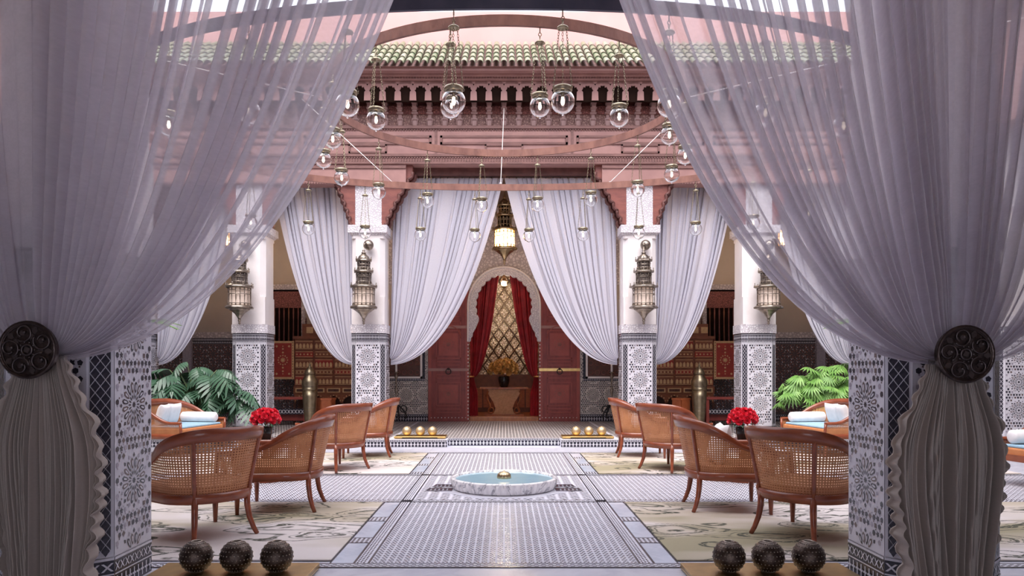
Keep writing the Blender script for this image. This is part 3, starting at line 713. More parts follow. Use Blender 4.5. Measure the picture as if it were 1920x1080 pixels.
# doors: two carved red leaves standing open against the wall
def leaf(s, n):
    t = empty('door_%d' % n, (s * 1.288, YW - 0.02, 0.12), 0, kind='structure')
    H = 3.30; w = 0.475
    MB().box(-w, w, -0.06, 0, 0, H).build('door_board', 'door_red', t, bevel=0.006)
    rows = [(0.20, 0.30, 0), (0.36, 0.92, 2), (1.00, 1.10, 0), (1.30, 1.40, 0), (1.46, 2.12, 2), (2.22, 2.34, 0), (2.42, 3.15, 2)]
    for z0, z1, k in rows:
        mb = MB(); q = 0.29
        mb.box(-q, q, -0.075, -0.06, z0, z0 + 0.02); mb.box(-q, q, -0.075, -0.06, z1 - 0.02, z1); mb.box(-q, -q + 0.02, -0.075, -0.06, z0, z1); mb.box(q - 0.02, q, -0.075, -0.06, z0, z1)
        if k: mb.box(-q + 0.07, q - 0.07, -0.072, -0.06, z0 + 0.07, z1 - 0.07)
        p = mb.build('door_panel', 'door_red_light', t)
        if k:
            st_ = MB(); c = (z0 + z1) / 2
            for a in range(12): st_.extr(ngon(0.115 * math.cos(a * math.pi / 6), c + 0.115 * math.sin(a * math.pi / 6), 0.016, 4), -0.078, -0.07)
            st_.extr(starp(0, c, 0.07, 0.035, 8), -0.078, -0.07)
            st_.build('carved_star', 'cedar_red', p)
    arc = MB(); arc.tube([(0.29 * math.cos(a * math.pi / 12), -0.07, 1.93 + 0.29 * math.sin(a * math.pi / 12)) for a in range(13)], 0.014, 6); arc.build('arch_moulding', 'door_red_light', t)
    for z in (1.17, 2.16): MB().box(-w, w, -0.078, -0.06, z, z + 0.065).build('brass_bar', 'gold' if s > 0 and z < 2 else 'terracotta_light', t)
    kn = MB(); kn.torus((0, -0.10, 1.16), 0.06, 0.012, 18, 6); kn.sphere((0, -0.09, 1.22), 0.03, 10, 6); kn.build('ring_knocker', 'dark_bronze', t)
    sd = MB()
    for i in range(28): sd.sphere((-s * (w - 0.02), -0.065, 0.06 + i * 0.082), 0.018, 8, 5)
    for i in range(11): sd.sphere((-0.40 + i * 0.08, -0.065, 0.09), 0.012, 8, 5)
    sd.build('stud', 'plaster', t, kind='stuff')
    for sx in (-1, 1):
        e = MB(); e.box(sx * 0.43 - 0.035, sx * 0.43 + 0.035, -0.072, -0.06, 0.04, H - 0.04); e.build('door_stile', 'door_red_light', t)
leaf(-1, 1); leaf(1, 2)

# room behind the arch
rm = MB(); rm.box(-2.6, 2.6, YW + 0.25, 21.6, 0.0, 0.12)
st(rm.build('floor_inner', 'console_wood'))
st(MB().box(-0.80, 0.80, YW + 0.05, YW + 0.45, 0.12, 0.22).build('step_inner', 'console_wood', bevel=0.01))
wallbox('wall_inner_left', 'inlay_wood', -2.7, -2.6, YW + 0.25, 21.6, 0, 4.6); wallbox('wall_inner_right', 'inlay_wood', 2.6, 2.7, YW + 0.25, 21.6, 0, 4.6)
wallbox('ceiling_inner', 'console_wood', -2.7, 2.7, YW + 0.25, 21.8, 4.5, 4.7)
wi = wallbox('wall_inner', 'gold_brocade', -2.7, 2.7, 21.4, 21.6, 0, 4.6)
YI = 21.4
# keep the trellis inside the wall
ok = MB()
for k in range(-14, 15):
    for s in (-1, 1):
        pts = [(k * 0.30 + s * 0.68 * (z - 2.75), z) for z in [1.1 + i * 0.05 for i in range(67)]]
        pts = [(x, z) for x, z in pts if abs(x) < 2.5]
        if len(pts) > 1: ok.tube([(pts[0][0], YI - 0.03, pts[0][1]), (pts[-1][0], YI - 0.03, pts[-1][1])], 0.021, 5)
ok.build('trellis', 'silver_brass', wi)
rs = MB()
for j in range(16):
    for i in range(-8, 9):
        x = i * 0.30 + (0.15 if j % 2 else 0); z = 1.2 + j * 0.2205
        if abs(x) < 2.4 and z < 4.3:
            for q in range(4):
                a = q * math.pi / 2; rs.sphere((x + 0.045 * math.cos(a), YI - 0.02, z + 0.06 * math.sin(a)), 0.032, 6, 4, 0, (1, 0.4, 1))
rs.build('trellis_flower', 'dado_tile', wi, kind='stuff')
MB().box(-2.5, 2.5, YI - 0.30, YI, 0.12, 1.18).build('panelled_base', 'inlay_dark', wi)
for k in range(16): MB().box(-1.6 + k * 0.2 + 0.02, -1.6 + k * 0.2 + 0.18, YI - 0.33, YI - 0.30, 0.25, 0.80).build('base_panel', 'inlay_wood', wi)
# ---------------------------------------------------------------- far facade above the arcade
YF = 13.70
fac = st(MB().box(-8.3, 8.3, YF, 14.42, 5.10, 5.80).build('wall_facade', 'terracotta_light'))
MB().box(-8.3, 8.3, YF + 0.05, 14.42, 5.80, 6.62).build('cove_wall', 'cedar_red', fac)
MB().box(-8.3, 8.3, YF + 0.02, YF + 0.05, 5.80, 6.02).build('carved_frieze', 'carved_wood', fac)
MB().box(-8.3, 8.3, YF - 0.02, YF + 0.05, 6.02, 6.16).build('carved_frieze', 'carved_cedar', fac)
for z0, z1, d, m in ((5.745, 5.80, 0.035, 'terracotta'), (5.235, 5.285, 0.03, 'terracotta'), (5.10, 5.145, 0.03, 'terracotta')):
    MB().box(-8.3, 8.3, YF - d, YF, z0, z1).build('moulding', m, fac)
for z, h, p in ((5.155, 0.03, 0.05), (5.20, 0.026, 0.05), (5.715, 0.024, 0.05)):
    mb = MB()
    for k in range(int(12 / p)):
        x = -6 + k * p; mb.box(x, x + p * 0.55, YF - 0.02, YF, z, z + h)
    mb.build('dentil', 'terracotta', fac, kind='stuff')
def frame(x0, x1, z0, z1, w=0.04, m='terracotta'):
    mb = MB(); d = YF - 0.022
    mb.box(x0, x1, d, YF, z0, z0 + w); mb.box(x0, x1, d, YF, z1 - w, z1); mb.box(x0, x0 + w, d, YF, z0, z1); mb.box(x1 - w, x1, d, YF, z0, z1)
    mb.build('panel_frame', m, fac)
for k in range(-2, 3):
    c = k * 2.5
    frame(c - 1.17, c + 1.17, 5.46, 5.62); frame(c - 1.10, c - 0.03, 5.30, 5.53) if False else None
    MB().box(c - 1.27, c - 1.23, YF - 0.022, YF, 5.29, 5.71).build('panel_frame', 'terracotta', fac)
    frame(c - 0.35, c + 0.35, 5.30, 5.46, 0.03); MB().box(c - 1.12, c + 1.12, YF - 0.008, YF, 5.47, 5.60).build('panel_board', 'terracotta_light', fac)
# spandrel boards on both sides of the middle bay
for s in (-1, 1):
    sp = MB().box(min(s * 1.80, s * 8.3), max(s * 1.80, s * 8.3), YF + 0.0, YF + 0.30, 4.74, 5.10).build('spandrel_board', 'terracotta_light', fac)
    mb = MB()
    for k in range(110): mb.box(s * (1.95 + k * 0.05) - 0.014, s * (1.95 + k * 0.05) + 0.014, YF - 0.018, YF, 4.745, 4.775)
    mb.build('dentil', 'terracotta', fac, kind='stuff')
    MB().box(min(s * 1.80, s * 8.3), max(s * 1.80, s * 8.3), YF - 0.02, YF, 5.02, 5.06).build('moulding', 'terracotta', fac)
# soffit board of the middle bay, curtain box
MB().box(-1.86, 1.86, 13.95, 14.35, 4.98, 5.10).build('soffit_board', 'cedar_dark', fac)
# stepped wooden corbels on both sides of each pillar
def corbel(x, s, reach):
    pts = [(0.0, 3.99), (0.05, 3.99)]
    n = 7
    for i in range(n):
        a = i / n; b = (i + 1) / n; x0 = 0.05 + reach * a ** 1.2; x1 = 0.05 + reach * b ** 1.2
        z0 = 3.99 + 0.98 * a; z1 = 3.99 + 0.98 * b
        for q in range(5):
            t = q / 4; ang = math.pi * t
            pts.append((x0 + (x1 - x0) * t + 0.035 * math.sin(ang), z0 + (z1 - z0) * t - 0.02 * math.sin(ang)))
    pts += [(0.05 + reach, 5.10), (0.0, 5.10)]
    P = [(x + s * a, z) for a, z in pts]
    if s < 0: P = P[::-1]
    c = MB().extr(P, YF + 0.06, YF + 0.50).build('corbel', 'cedar_red', fac)
    rim = MB(); core = [(x + s * a, z) for a, z in pts[1:-2]]
    rim.tube([(a, YF + 0.05, z) for a, z in core], 0.03, 5); rim.tube([(a + s * 0.03, YF + 0.22, z - 0.01) for a, z in core], 0.035, 5)
    rim.build('scallop_edge', 'cedar_dark', c)
for px_ in (-6.9, -4.7, -2.5, 2.5, 4.7, 6.9):
    for s in (-1, 1):
        inner = (px_ == -2.5 and s == 1) or (px_ == 2.5 and s == -1)
        corbel(px_ + s * 0.245, s, 0.52 if inner else 0.36)
# bracket cornice
PIT = 0.272
def bracket_mesh():
    mb = MB(); w = 0.045
    mb.box(-w, w, -0.05, 0, 0.0, 0.10); mb.box(-w * 1.25, w * 1.25, -0.07, 0, 0.10, 0.125)
    mb.box(-w * 0.7, w * 0.7, -0.06, 0, 0.125, 0.20); mb.box(-w * 1.3, w * 1.3, -0.10, 0, 0.20, 0.225)
    mb.box(-w * 0.9, w * 0.9, -0.13, 0, 0.225, 0.27); mb.box(-w * 1.2, w * 1.2, -0.17, 0, 0.27, 0.295)
    mb.box(-w * 0.8, w * 0.8, -0.21, 0, 0.295, 0.36); mb.box(-w * 1.1, w * 1.1, -0.26, 0, 0.36, 0.40)
    mb.box(-w * 0.6, w * 0.6, -0.33, 0, 0.40, 0.56)
    for s in (-1, 1): mb.lathe([(0.011, 0.0), (0.009, 0.09), (0.016, 0.10)], 6, c=(s * w * 1.1, -0.06, 0))
    return mb.mesh('cornice_bracket', ['bracket_stone'])
BM = bracket_mesh()
def niche_mesh():
    mb = MB(); p = PIT; n = 15; z0, zt = 0.0, 0.36
    inn = [(-0.075, z0)]
    for i in range(n + 1):
        a = math.pi - math.pi * i / n; r = 0.086 + 0.030 * abs(math.sin(i * math.pi / 2.5))
        inn.append((r * math.cos(a) * 0.95, 0.155 + r * math.sin(a) * 1.05))
    inn.append((0.075, z0))
    out = []
    for x, z in inn:
        if z <= z0 + 1e-6: out.append((math.copysign(p / 2, x), z0))
        else:
            t = math.atan2(z - 0.155, x)
            out.append((math.copysign(p / 2, x), 0.155 + (z - 0.155) * 1.2) if abs(math.cos(t)) > 0.62 else (x * p / 2 / 0.062 if abs(x) < 0.062 else math.copysign(p / 2, x), zt))
    m = len(inn)
    mb.add([(x, 0, z) for x, z in inn] + [(x, 0, z) for x, z in out], [(i, m + i, m + i + 1, i + 1) for i in range(m - 1)])
    mb.add([(x, 0, z) for x, z in inn] + [(x, 0.05, z) for x, z in inn], [(i, i + 1, m + i + 1, m + i) for i in range(m - 1)])
    mb.box(-p / 2, p / 2, 0, 0.02, 0.30, 0.38)
    return mb.mesh('scalloped_niche', ['terracotta_light'])
NM = niche_mesh()
for k in range(-30, 31):
    put('cornice_bracket', BM, fac, (k * PIT, YF + 0.04, 5.81)); put('scalloped_niche', NM, fac, ((k + 0.5) * PIT, 13.37, 6.15))
MB().box(-8.3, 8.3, 13.40, 13.44, 6.14, 6.52).build('niche_shade_plate', 'dark_void', fac)  # black plate stands in for the shade inside the niche openings
MB().box(-8.3, 8.3, 13.30, YF, 6.50, 6.62).build('cornice_band', 'terracotta_light', fac)
mb = MB()
for k in range(240): mb.box(-6 + k * 0.05, -6 + k * 0.05 + 0.03, 13.285, 13.30, 6.515, 6.54)
mb.build('dentil', 'terracotta', fac, kind='stuff')
MB().box(-8.3, 8.3, 13.22, YF, 6.54, 6.63).build('cornice_band', 'terracotta_light', fac)
MB().box(-8.3, 8.3, 13.08, YF, 6.575, 6.64).build('fascia', 'terracotta_light', fac)
# tiled roof
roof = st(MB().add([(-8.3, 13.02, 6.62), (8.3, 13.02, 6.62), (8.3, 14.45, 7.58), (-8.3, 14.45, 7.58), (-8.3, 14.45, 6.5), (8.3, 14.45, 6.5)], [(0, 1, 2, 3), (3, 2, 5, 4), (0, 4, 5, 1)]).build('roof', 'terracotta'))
SL = math.atan2(0.96, 1.43); TL = 0.345; TP = 0.139
def tile_mesh(cap):
    mb = MB(); n = 8
    def fn(u, v):
        a = math.pi * u; r = 0.060 - 0.012 * v if cap else 0.052
        return (-r * math.cos(a), v * 0.40, (r * math.sin(a) if cap else -0.035 * math.sin(a)) + 0.012 * (1 - v))
    mb.grid(fn, n, 2, 0)
    mb.grid(lambda u, v: (-(0.060 - 0.009 * v) * math.cos(math.pi * u), 0.0, (0.060 - 0.009 * v) * math.sin(math.pi * u) + 0.012), n, 1, 0, False)
    return mb
TM = tile_mesh(True).mesh('roof_tile', ['roof_tile'])
rest = MB()
for i in range(-59, 60):
    for j in range(5):
        x = i * TP; y = 12.98 + j * TL * math.cos(SL); z = 6.645 + j * TL * math.sin(SL)
        if -29 <= i <= 28: put('roof_tile', TM, roof, (x, y, z), (SL, 0, 0))
        else:
            t = tile_mesh(True); t.xf(Matrix.Translation((x, y, z)) @ Matrix.Rotation(SL, 4, 'X')); rest.add(t.v, t.f, 0, True)
rest.build('roof_tiles_far', 'roof_tile', roof, kind='stuff')
st(MB().box(-12, 12, 14.50, 14.9, 5.3, 8.28).build('wall_top_back', 'pink_wall'))
st(MB().box(8.5, 12.0, 15.2, 19, 6.0, 9.6).build('wall_tower', 'pink_wall'))

# ---------------------------------------------------------------- curtains
def drape(name, mat, y, xt, zt, xo, xi, ztop, nf, amp, nu, nv, parent=None, k0=0.42, k1=0.64, wb=0.10, hb=0.10, seed=1, ysag=0.0, cz=0.0, header=0.0, yt=None):
    # cloth from a rod (xo .. xi, ztop) gathered at (xt, zt); xi is the free edge
    rnd = random.Random(seed); ph = [rnd.uniform(0, 6.28) for _ in range(10)]
    yt = y if yt is None else yt
    sgn = 1 if xi > xt else -1; W = abs(xi - xo)
    def fn(u, v):
        xs = xo + (xi - xo) * u; rel = (xs - xt)
        frac = rel / (xi - xt)                           # 1 at free edge, 0 above the tie, <0 outside
        g = min(1.0, abs(frac))
        k = k0 + (k1 - k0) * g
        cx_ = xt + k * rel; cz_ = zt + cz + 0.25 * (1 - g)
        ex = xt + math.copysign(wb, rel) * min(1, g * 3) ; ez = zt + hb * (0.5 - g)
        a, b, c = (1 - v) ** 2, 2 * v * (1 - v), v * v
        x = a * xs + b * cx_ + c * ex; z = a * ztop + b * cz_ + c * ez
        phi = nf * u + 0.35 * math.sin(5.3 * u * 3 + ph[0]) + 0.25 * math.sin(11 * u * 2 + ph[1]) + 0.10 * math.sin(3 * v + ph[2] + 9 * u)
        A = amp * (0.75 + 0.5 * math.sin(7 * u + ph[3]) * math.sin(3.0 * u + 2 * v + ph[4]) + 0.22 * math.sin(23 * u + ph[5]))
        A *= (0.45 + 0.55 * smooth01(v * 6)) * (1 - 0.45 * smooth01((v - 0.68) / 0.32))
        f = math.sin(2 * math.pi * phi) + 0.28 * math.sin(4 * math.pi * phi + ph[6]) + 0.10 * math.sin(6 * math.pi * phi + ph[7])
        yy = y + (yt - y) * v * v + A * f + ysag * math.sin(math.pi * v)
        x += 0.30 * W / nf * (1 - v) * math.sin(4 * math.pi * phi + 1.2)
        return (x, yy, z)
    mb = MB(); mb.grid(fn, nu, nv, 0, True, lambda u, v: (u * W * 1.6, v * 4))
    return mb.build(name, mat, parent)
TIE_L = (PX(54, 3.70), PZ(656, 3.70)); TIE_R = (PX(1808, 3.70), PZ(664, 3.70))
def near_curtain(s, tie, label, seed):
    xt, zt = tie; t = empty('sheer_curtain', (xt, 3.80, 0.12), 0, label, 'curtain', None)
    def world(o): o.location = (-xt, -3.80, -0.12); return o
    world(drape('drape', 'sheer_cloth', 3.80, xt, zt, xt + s * 0.02, (-0.10 if s < 0 else 0.13), 4.78, 22, 0.072, 484, 64, t, seed=seed, yt=3.80))
    world(drape('outer_drape', 'sheer_cloth', 3.82, xt, zt, xt - s * 0.02, xt + s * 2.0, 4.78, 15, 0.06, 260, 50, t, seed=seed + 5, k1=0.55, yt=3.80))
    # gathered tail under the tie with a ruffled edge
    rnd = random.Random(seed); ph = [rnd.uniform(0, 6.28) for _ in range(6)]
    zb = 0.135; nfold = 25
    def fn(u, v):
        q = 2 * u - 1
        hw = 0.135 + 0.135 * smooth01(v / 0.38) - 0.07 * smooth01((v - 0.42) / 0.58)
        z = zt - 0.02 - (zt - 0.02 - zb) * v
        edge = smooth01((abs(q) - 0.80) / 0.2)
        rf = (0.007 + 0.010 * smooth01(v * 3)) * edge * (math.asin(math.sin(v * 92 + ph[0] + 2.6 * math.sin(v * 11))) / 1.57 + 0.6 * math.sin(v * 41 + ph[1]))
        inn = -s * q                                     # +1 at the edge towards the aisle
        x = xt + q * hw + (-s) * 0.05 * smooth01(v * 1.5) * 0.4 + math.copysign(1, q) * rf * 0.9
        if inn > 0: x += -s * 0.035 * inn * math.sin(v * 3.0)
        ph_ = nfold * u + 0.55 * math.sin(13 * u + ph[1]) + 0.35 * math.sin(29 * u + ph[3]) + 0.30 * math.sin(2.6 * v + ph[2] + 6 * u) 
        A = (0.022 + 0.036 * smooth01(v * 2.2)) * (0.80 + 0.30 * math.sin(13 * u + ph[3]) + 0.35 * math.sin(31 * u + ph[5] + 2 * v))
        y = 3.80 + A * (math.sin(2 * math.pi * ph_) + 0.3 * math.sin(4 * math.pi * ph_ + ph[4])) + 0.018 * edge * math.sin(v * 92 + 1.5 + ph[0] + 2.6 * math.sin(v * 11))
        return (x, y, z)
    mb = MB(); mb.grid(fn, 340, 130, 0, True, lambda u, v: (u * 1.5, v * 2))
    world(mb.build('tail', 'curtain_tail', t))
    # carved round tie-back
    m = empty('medallion', (xt, 3.70, zt), 0, 'dark carved round tie-back holding the %s' % ('sheer curtain beside the split-leaf plant' if s < 0 else 'sheer curtain beside the green palm'), 'tie-back')
    r = 0.135
    MB().extr(ngon(0, 0, r * 0.98, 40), -0.008, 0.03).build('disc', 'dark_bronze', m)
    mb = MB(); mb.torus((0, -0.012, 0), r, 0.010, 44, 8); mb.torus((0, -0.012, 0), r * 0.93, 0.005, 44, 6); mb.build('rim', 'dark_bronze', m)
    cr = MB(); cr.torus((0, -0.016, 0), 0.026, 0.0055, 20, 6)
    for i in range(10):
        a = i * math.pi / 5; cr.sphere((0.038 * math.cos(a), -0.014, 0.038 * math.sin(a)), 0.006, 8, 5)
    cr.extr(ngon(0, 0, 0.018, 4, 0.4), -0.018, -0.008); cr.build('centre_boss', 'medallion_metal', m)
    for i in range(5):
        a = math.pi / 2 + 0.25 + i * 2 * math.pi / 5; cx_, cz_ = 0.084 * math.cos(a), 0.084 * math.sin(a)
        sc = MB(); pts = []
        for q in range(26):
            tt = q / 25; b = a + 2.0 + tt * 6.6; rr = 0.040 - 0.022 * max(0, tt - 0.55) / 0.45
            pts.append((cx_ + rr * math.cos(b), -0.015, cz_ + rr * math.sin(b)))
        sc.tube(pts, [0.0048] * 26, 6)
        sc.extr(ngon(cx_, cz_, 0.014, 5, a), -0.020, -0.008)
        sc.sphere((cx_ + 0.010, -0.018, cz_ + 0.006), 0.009, 8, 5)
        sc.build('scroll', 'medallion_metal', m)
        lf = MB(); b = a + math.pi / 5
        for d, w in ((0.070, 0.020), (0.105, 0.026)):
            c0 = (d * math.cos(b), d * math.sin(b)); lf.extr([(c0[0] + w * math.cos(b), c0[1] + w * math.sin(b)), (c0[0] - w * 0.6 * math.sin(b), c0[1] + w * 0.6 * math.cos(b)), (c0[0] - w * math.cos(b), c0[1] - w * math.sin(b)), (c0[0] + w * 0.6 * math.sin(b), c0[1] - w * 0.6 * math.cos(b))], -0.016, -0.006)
        lf.build('carved_leaf', 'medallion_metal', m)
    return t
pm('medallion_metal', (0.09, 0.07, 0.072), (0.14, 0.115, 0.115), 30, 0.35, 0.75)
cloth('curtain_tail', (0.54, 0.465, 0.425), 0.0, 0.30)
near_curtain(-1, TIE_L, 'sheer grey curtain swept back to the pillar on the split-leaf plant side', 3)
near_curtain(1, TIE_R, 'sheer grey curtain swept back to the pillar on the green palm side', 11)
# far curtains
def far_curtain(s, xt, xi, xo, nf, label, seed, ztop=4.95, top_y=14.12):
    t = empty('linen_curtain', (xt, top_y, 0.12), 0, label, 'curtain')
    o = drape('drape', 'curtain_cloth', top_y, xt, 1.50, xo, xi, ztop, nf, 0.030, nf * 12, 40, t, seed=seed, wb=0.03, hb=0.16, k0=0.5, k1=0.62, cz=-0.05)
    o.location = (-xt, -top_y, -0.12)
    h = MB(); n = nf
    for i in range(n): x = xo + (xi - xo) * (i + 0.5) / n; h.torus((x, top_y, ztop + 0.015), 0.022, 0.006, 10, 5, axis='x')
    h.build('curtain_rings', 'iron', t, (-xt, -top_y, -0.12), kind='stuff')
    rd = MB(); rd.tube([(min(xo, xi), top_y, ztop + 0.028), (max(xo, xi), top_y, ztop + 0.028)], 0.012, 8); rd.build('rod', 'iron', t, (-xt, -top_y, -0.12))
far_curtain(-1, -2.17, -0.03, -2.10, 15, 'white linen curtain in the middle bay, tied to the pillar on the split-leaf plant side', 21)
far_curtain(1, 2.17, 0.03, 2.10, 15, 'white linen curtain in the middle bay, tied to the pillar on the palm side', 22)
far_curtain(-1, -2.84, -4.36, -2.86, 11, 'white linen curtain in front of the inlaid cabinet on the split-leaf plant side', 23)
far_curtain(1, 2.84, 4.36, 2.86, 11, 'white linen curtain in front of the inlaid cabinet on the palm side', 24)
far_curtain(-1, -6.56, -5.05, -6.54, 11, 'white linen curtain hanging above the split-leaf plant', 25)
far_curtain(1, 6.56, 5.05, 6.54, 11, 'white linen curtain hanging above the green palm', 26)
# red velvet curtains in the doorway
for s, w in ((-1, 'beside the door leaf with the plain bar'), (1, 'beside the door leaf with the brass bar')):
    t = empty('velvet_curtain', (s * 0.80, YW + 0.35, 0.22), 0, 'crimson velvet curtain in the arched doorway, ' + w, 'curtain')
    o = drape('drape', 'red_velvet', YW + 0.35, s * 0.80, 1.16, s * 0.80, s * 0.10, 3.75, 7, 0.03, 84, 30, t, seed=31 + s, wb=0.08, hb=0.05, k0=0.5, k1=0.55); o.location = (-s * 0.80, -YW - 0.35, -0.22)
    ph = s
    def fn(u, v): return ((2 * u - 1) * (0.05 + 0.09 * smooth01(v * 2)) , 0.03 * math.sin(u * 31), (1.16 - 0.22) * (1 - v) + 0.005)
    mb = MB(); mb.grid(fn, 40, 16); mb.build('tail', 'red_velvet', t, (-s * 0.04, 0, 0))
    bnd = MB(); bnd.torus((0, 0, 0.94), 0.085, 0.018, 20, 6, axis='z'); bnd.build('tie_band', 'gold', t)
# ---------------------------------------------------------------- ring chandelier with glass globes
RC = (0.0, 8.48); ZA, ZB = 4.37, 4.10; RA = 2.0
def ringA(a): return (RC[0] + RA * math.cos(a), RC[1] + RA * math.sin(a))
def ringB(a):
    c, s = math.cos(a), math.sin(a); e = 2 / 2.25
    return (RC[0] + 4.25 * math.copysign(abs(c) ** e, c), RC[1] + 2.86 * math.copysign(abs(s) ** e, s))
def band(fn, a0, a1, n, z, h=0.095, th=0.03):
    mb = MB(); vs = []; closed = abs(a1 - a0 - 2 * math.pi) < 1e-6; m = n if closed else n + 1
    for i in range(m):
        a = a0 + (a1 - a0) * i / n; x, y = fn(a); dx, dy = x - RC[0], y - RC[1]; L = math.hypot(dx, dy); dx, dy = dx / L * th / 2, dy / L * th / 2
        vs += [(x - dx, y - dy, z - h / 2), (x + dx, y + dy, z - h / 2), (x + dx, y + dy, z + h / 2), (x - dx, y - dy, z + h / 2)]
    fs = []
    for i in range(n):
        j = (i + 1) % m
        for k in range(4): fs.append((i * 4 + k, i * 4 + (k + 1) % 4, j * 4 + (k + 1) % 4, j * 4 + k))
    if not closed: fs += [(0, 1, 2, 3), ((m - 1) * 4 + 3, (m - 1) * 4 + 2, (m - 1) * 4 + 1, (m - 1) * 4)]
    return mb.add(vs, fs, 0, False)
ra = empty('wooden_ring', (0, 0, 0), 0, 'small inner wooden ring of the chandelier above the fountain', 'chandelier')
band(ringA, 0, 2 * math.pi, 96, ZA).build('ring_band', 'ring_wood', ra)
rb = empty('wooden_ring', (0, 0, 0), 0, 'large outer oval ring of the chandelier, wood with a dark metal front', 'chandelier')
band(ringB, -0.10, math.pi + 0.10, 90, ZB).build('ring_band', 'ring_wood', rb)
band(ringB, math.pi + 0.10, 2 * math.pi - 0.10, 90, ZB).build('metal_band', 'ring_metal', rb)
def chain_mesh(p0, p1, name='chain', pitch=0.021, wr=0.0021):
    p0, p1 = Vector(p0), Vector(p1); L = (p1 - p0).length; n = int(L / pitch); d = (p1 - p0).normalized()
    mb = MB(); q = d.to_track_quat('Z', 'Y').to_matrix()
    for i in range(n):
        c = p0 + d * (i + 0.5) * L / n; pts = []
        for k in range(8):
            a = k * math.pi / 4; u, w = 0.0065 * math.cos(a), 0.0135 * math.sin(a)
            pts.append(c + q @ Vector((u, 0, w) if i % 2 else (0, u, w)))
        mb.tube(pts, wr, 4, 0, True)
    return mb.mesh(name, ['old_brass'])
DROP = 0.69
CH = [chain_mesh((0.030 * math.cos(a), 0.030 * math.sin(a), -0.135), (0.078 * math.cos(a), 0.078 * math.sin(a), -DROP + 0.108)) for a in (0.5, 0.5 + 2.094, 0.5 + 4.189)]
def globe_parts():
    hk = MB(); hk.torus((0, 0, -0.062), 0.014, 0.004, 12, 5, axis='x'); hk.tube([(0, 0, -0.045), (0, 0, 0.03)], 0.005, 6); hk.torus((0, 0, -0.085), 0.010, 0.0035, 12, 5); hk.tube([(0, 0, -0.09), (0, 0, -0.13)], 0.005, 6)
    cap = MB().lathe([(0.004, -0.112), (0.022, -0.116), (0.040, -0.128), (0.046, -0.140), (0.040, -0.143), (0.002, -0.14)], 18)
    z = -DROP
    co = MB(); co.lathe([(0.060, z + 0.078), (0.072, z + 0.080), (0.074, z + 0.100), (0.066, z + 0.112), (0.040, z + 0.118), (0.002, z + 0.119)], 20)
    for a in (0.5, 2.594, 4.689): co.torus((0.080 * math.cos(a), 0.080 * math.sin(a), z + 0.100), 0.009, 0.003, 10, 4)
    gl = MB()
    r = 0.091; prof = []
    for i in range(17):
        a = -math.pi / 2 + (math.pi / 2 + 1.02) * i / 16; prof.append((max(1e-4, r * math.cos(a)), z + r * math.sin(a)))
    ri = r - 0.0035; inn = []
    for i in range(17):
        a = 1.02 - (math.pi / 2 + 1.02) * i / 16; inn.append((max(1e-4, ri * math.cos(a)), z + ri * math.sin(a)))
    gl.lathe(prof + inn, 28, caps=False)
    nb = MB().lathe([(0.001, z - r - 0.014), (0.007, z - r - 0.011), (0.009, z - r - 0.004), (0.004, z - r + 0.001)], 10)
    bl = MB(); bl.lathe([(0.001, z - 0.030), (0.011, z - 0.022), (0.016, z - 0.004), (0.012, z + 0.016), (0.010, z + 0.034)], 12)
    sk = MB().lathe([(0.012, z + 0.034), (0.014, z + 0.06), (0.014, z + 0.116)], 12)
    return [('hook', hk.mesh('hook', ['old_brass'])), ('cap', cap.mesh('cap', ['old_brass'])), ('collar', co.mesh('collar', ['old_brass'])), ('globe', gl.mesh('globe', ['globe_glass'])),
            ('glass_knob', nb.mesh('glass_knob', ['globe_glass'])), ('bulb', bl.mesh('bulb', ['bulb'])), ('socket', sk.mesh('socket', ['old_brass']))]
GP = globe_parts()
def globe(x, y, z, rz, label, group):
    t = empty('globe_lamp', (x, y, z - 0.048), rz, label, 'lamp', group)
    for n, me in GP: put(n, me, t)
    for c in CH: put('chain', c, t)
for k in range(16):
    a = (k + 0.40) * math.pi / 8 - 0.0
    x, y = ringA(a); globe(x, y, ZA, a, 'clear glass globe lamp on chains from the small inner ring', 'globe lamps on the inner ring')
# even spacing along the oval
samp = [ringB(i * 2 * math.pi / 2000) for i in range(2001)]; cum = [0.0]
for i in range(2000): cum.append(cum[-1] + math.dist(samp[i], samp[i + 1]))
NB = 28
start = next(i for i in range(2000) if samp[i][1] < RC[1] and samp[i][0] >= -0.38 and i > 1000)
for k in range(NB):
    s = (cum[start] + k * cum[-1] / NB) % cum[-1]
    i = min(range(2001), key=lambda q: abs(cum[q] - s)); x, y = samp[i]
    globe(x, y, ZB, k, 'clear glass globe lamp on chains from the large outer ring', 'globe lamps on the outer ring')
def cable(p, q, label):
    mb = MB(); mb.tube([p, q], 0.006, 5); mb.sphere(q, 0.018, 8, 5); o = mb.build('steel_cable', 'cable'); tag(o, label, 'cable', 'chandelier stay cables')
cable((0.0, 13.29, 5.98), (-0.05, 11.34, 4.16), 'thin pale stay cable from the bracket cornice straight to the outer ring')
cable((-3.6, 13.29, 6.15), (-1.68, 11.28, 4.16), 'thin pale stay cable slanting to the outer ring on the split-leaf plant side')
cable((3.3, 13.29, 6.05), (1.60, 11.28, 4.16), 'thin pale stay cable slanting to the outer ring on the palm side')

for sx, w in ((-1, 'split-leaf plant'), (1, 'palm')): cable((sx * 7.64, 8.5, 5.75), (sx * 2.0, 8.5, ZA + 0.045), 'thin stay cable from the side facade to the inner ring, %s side' % w)
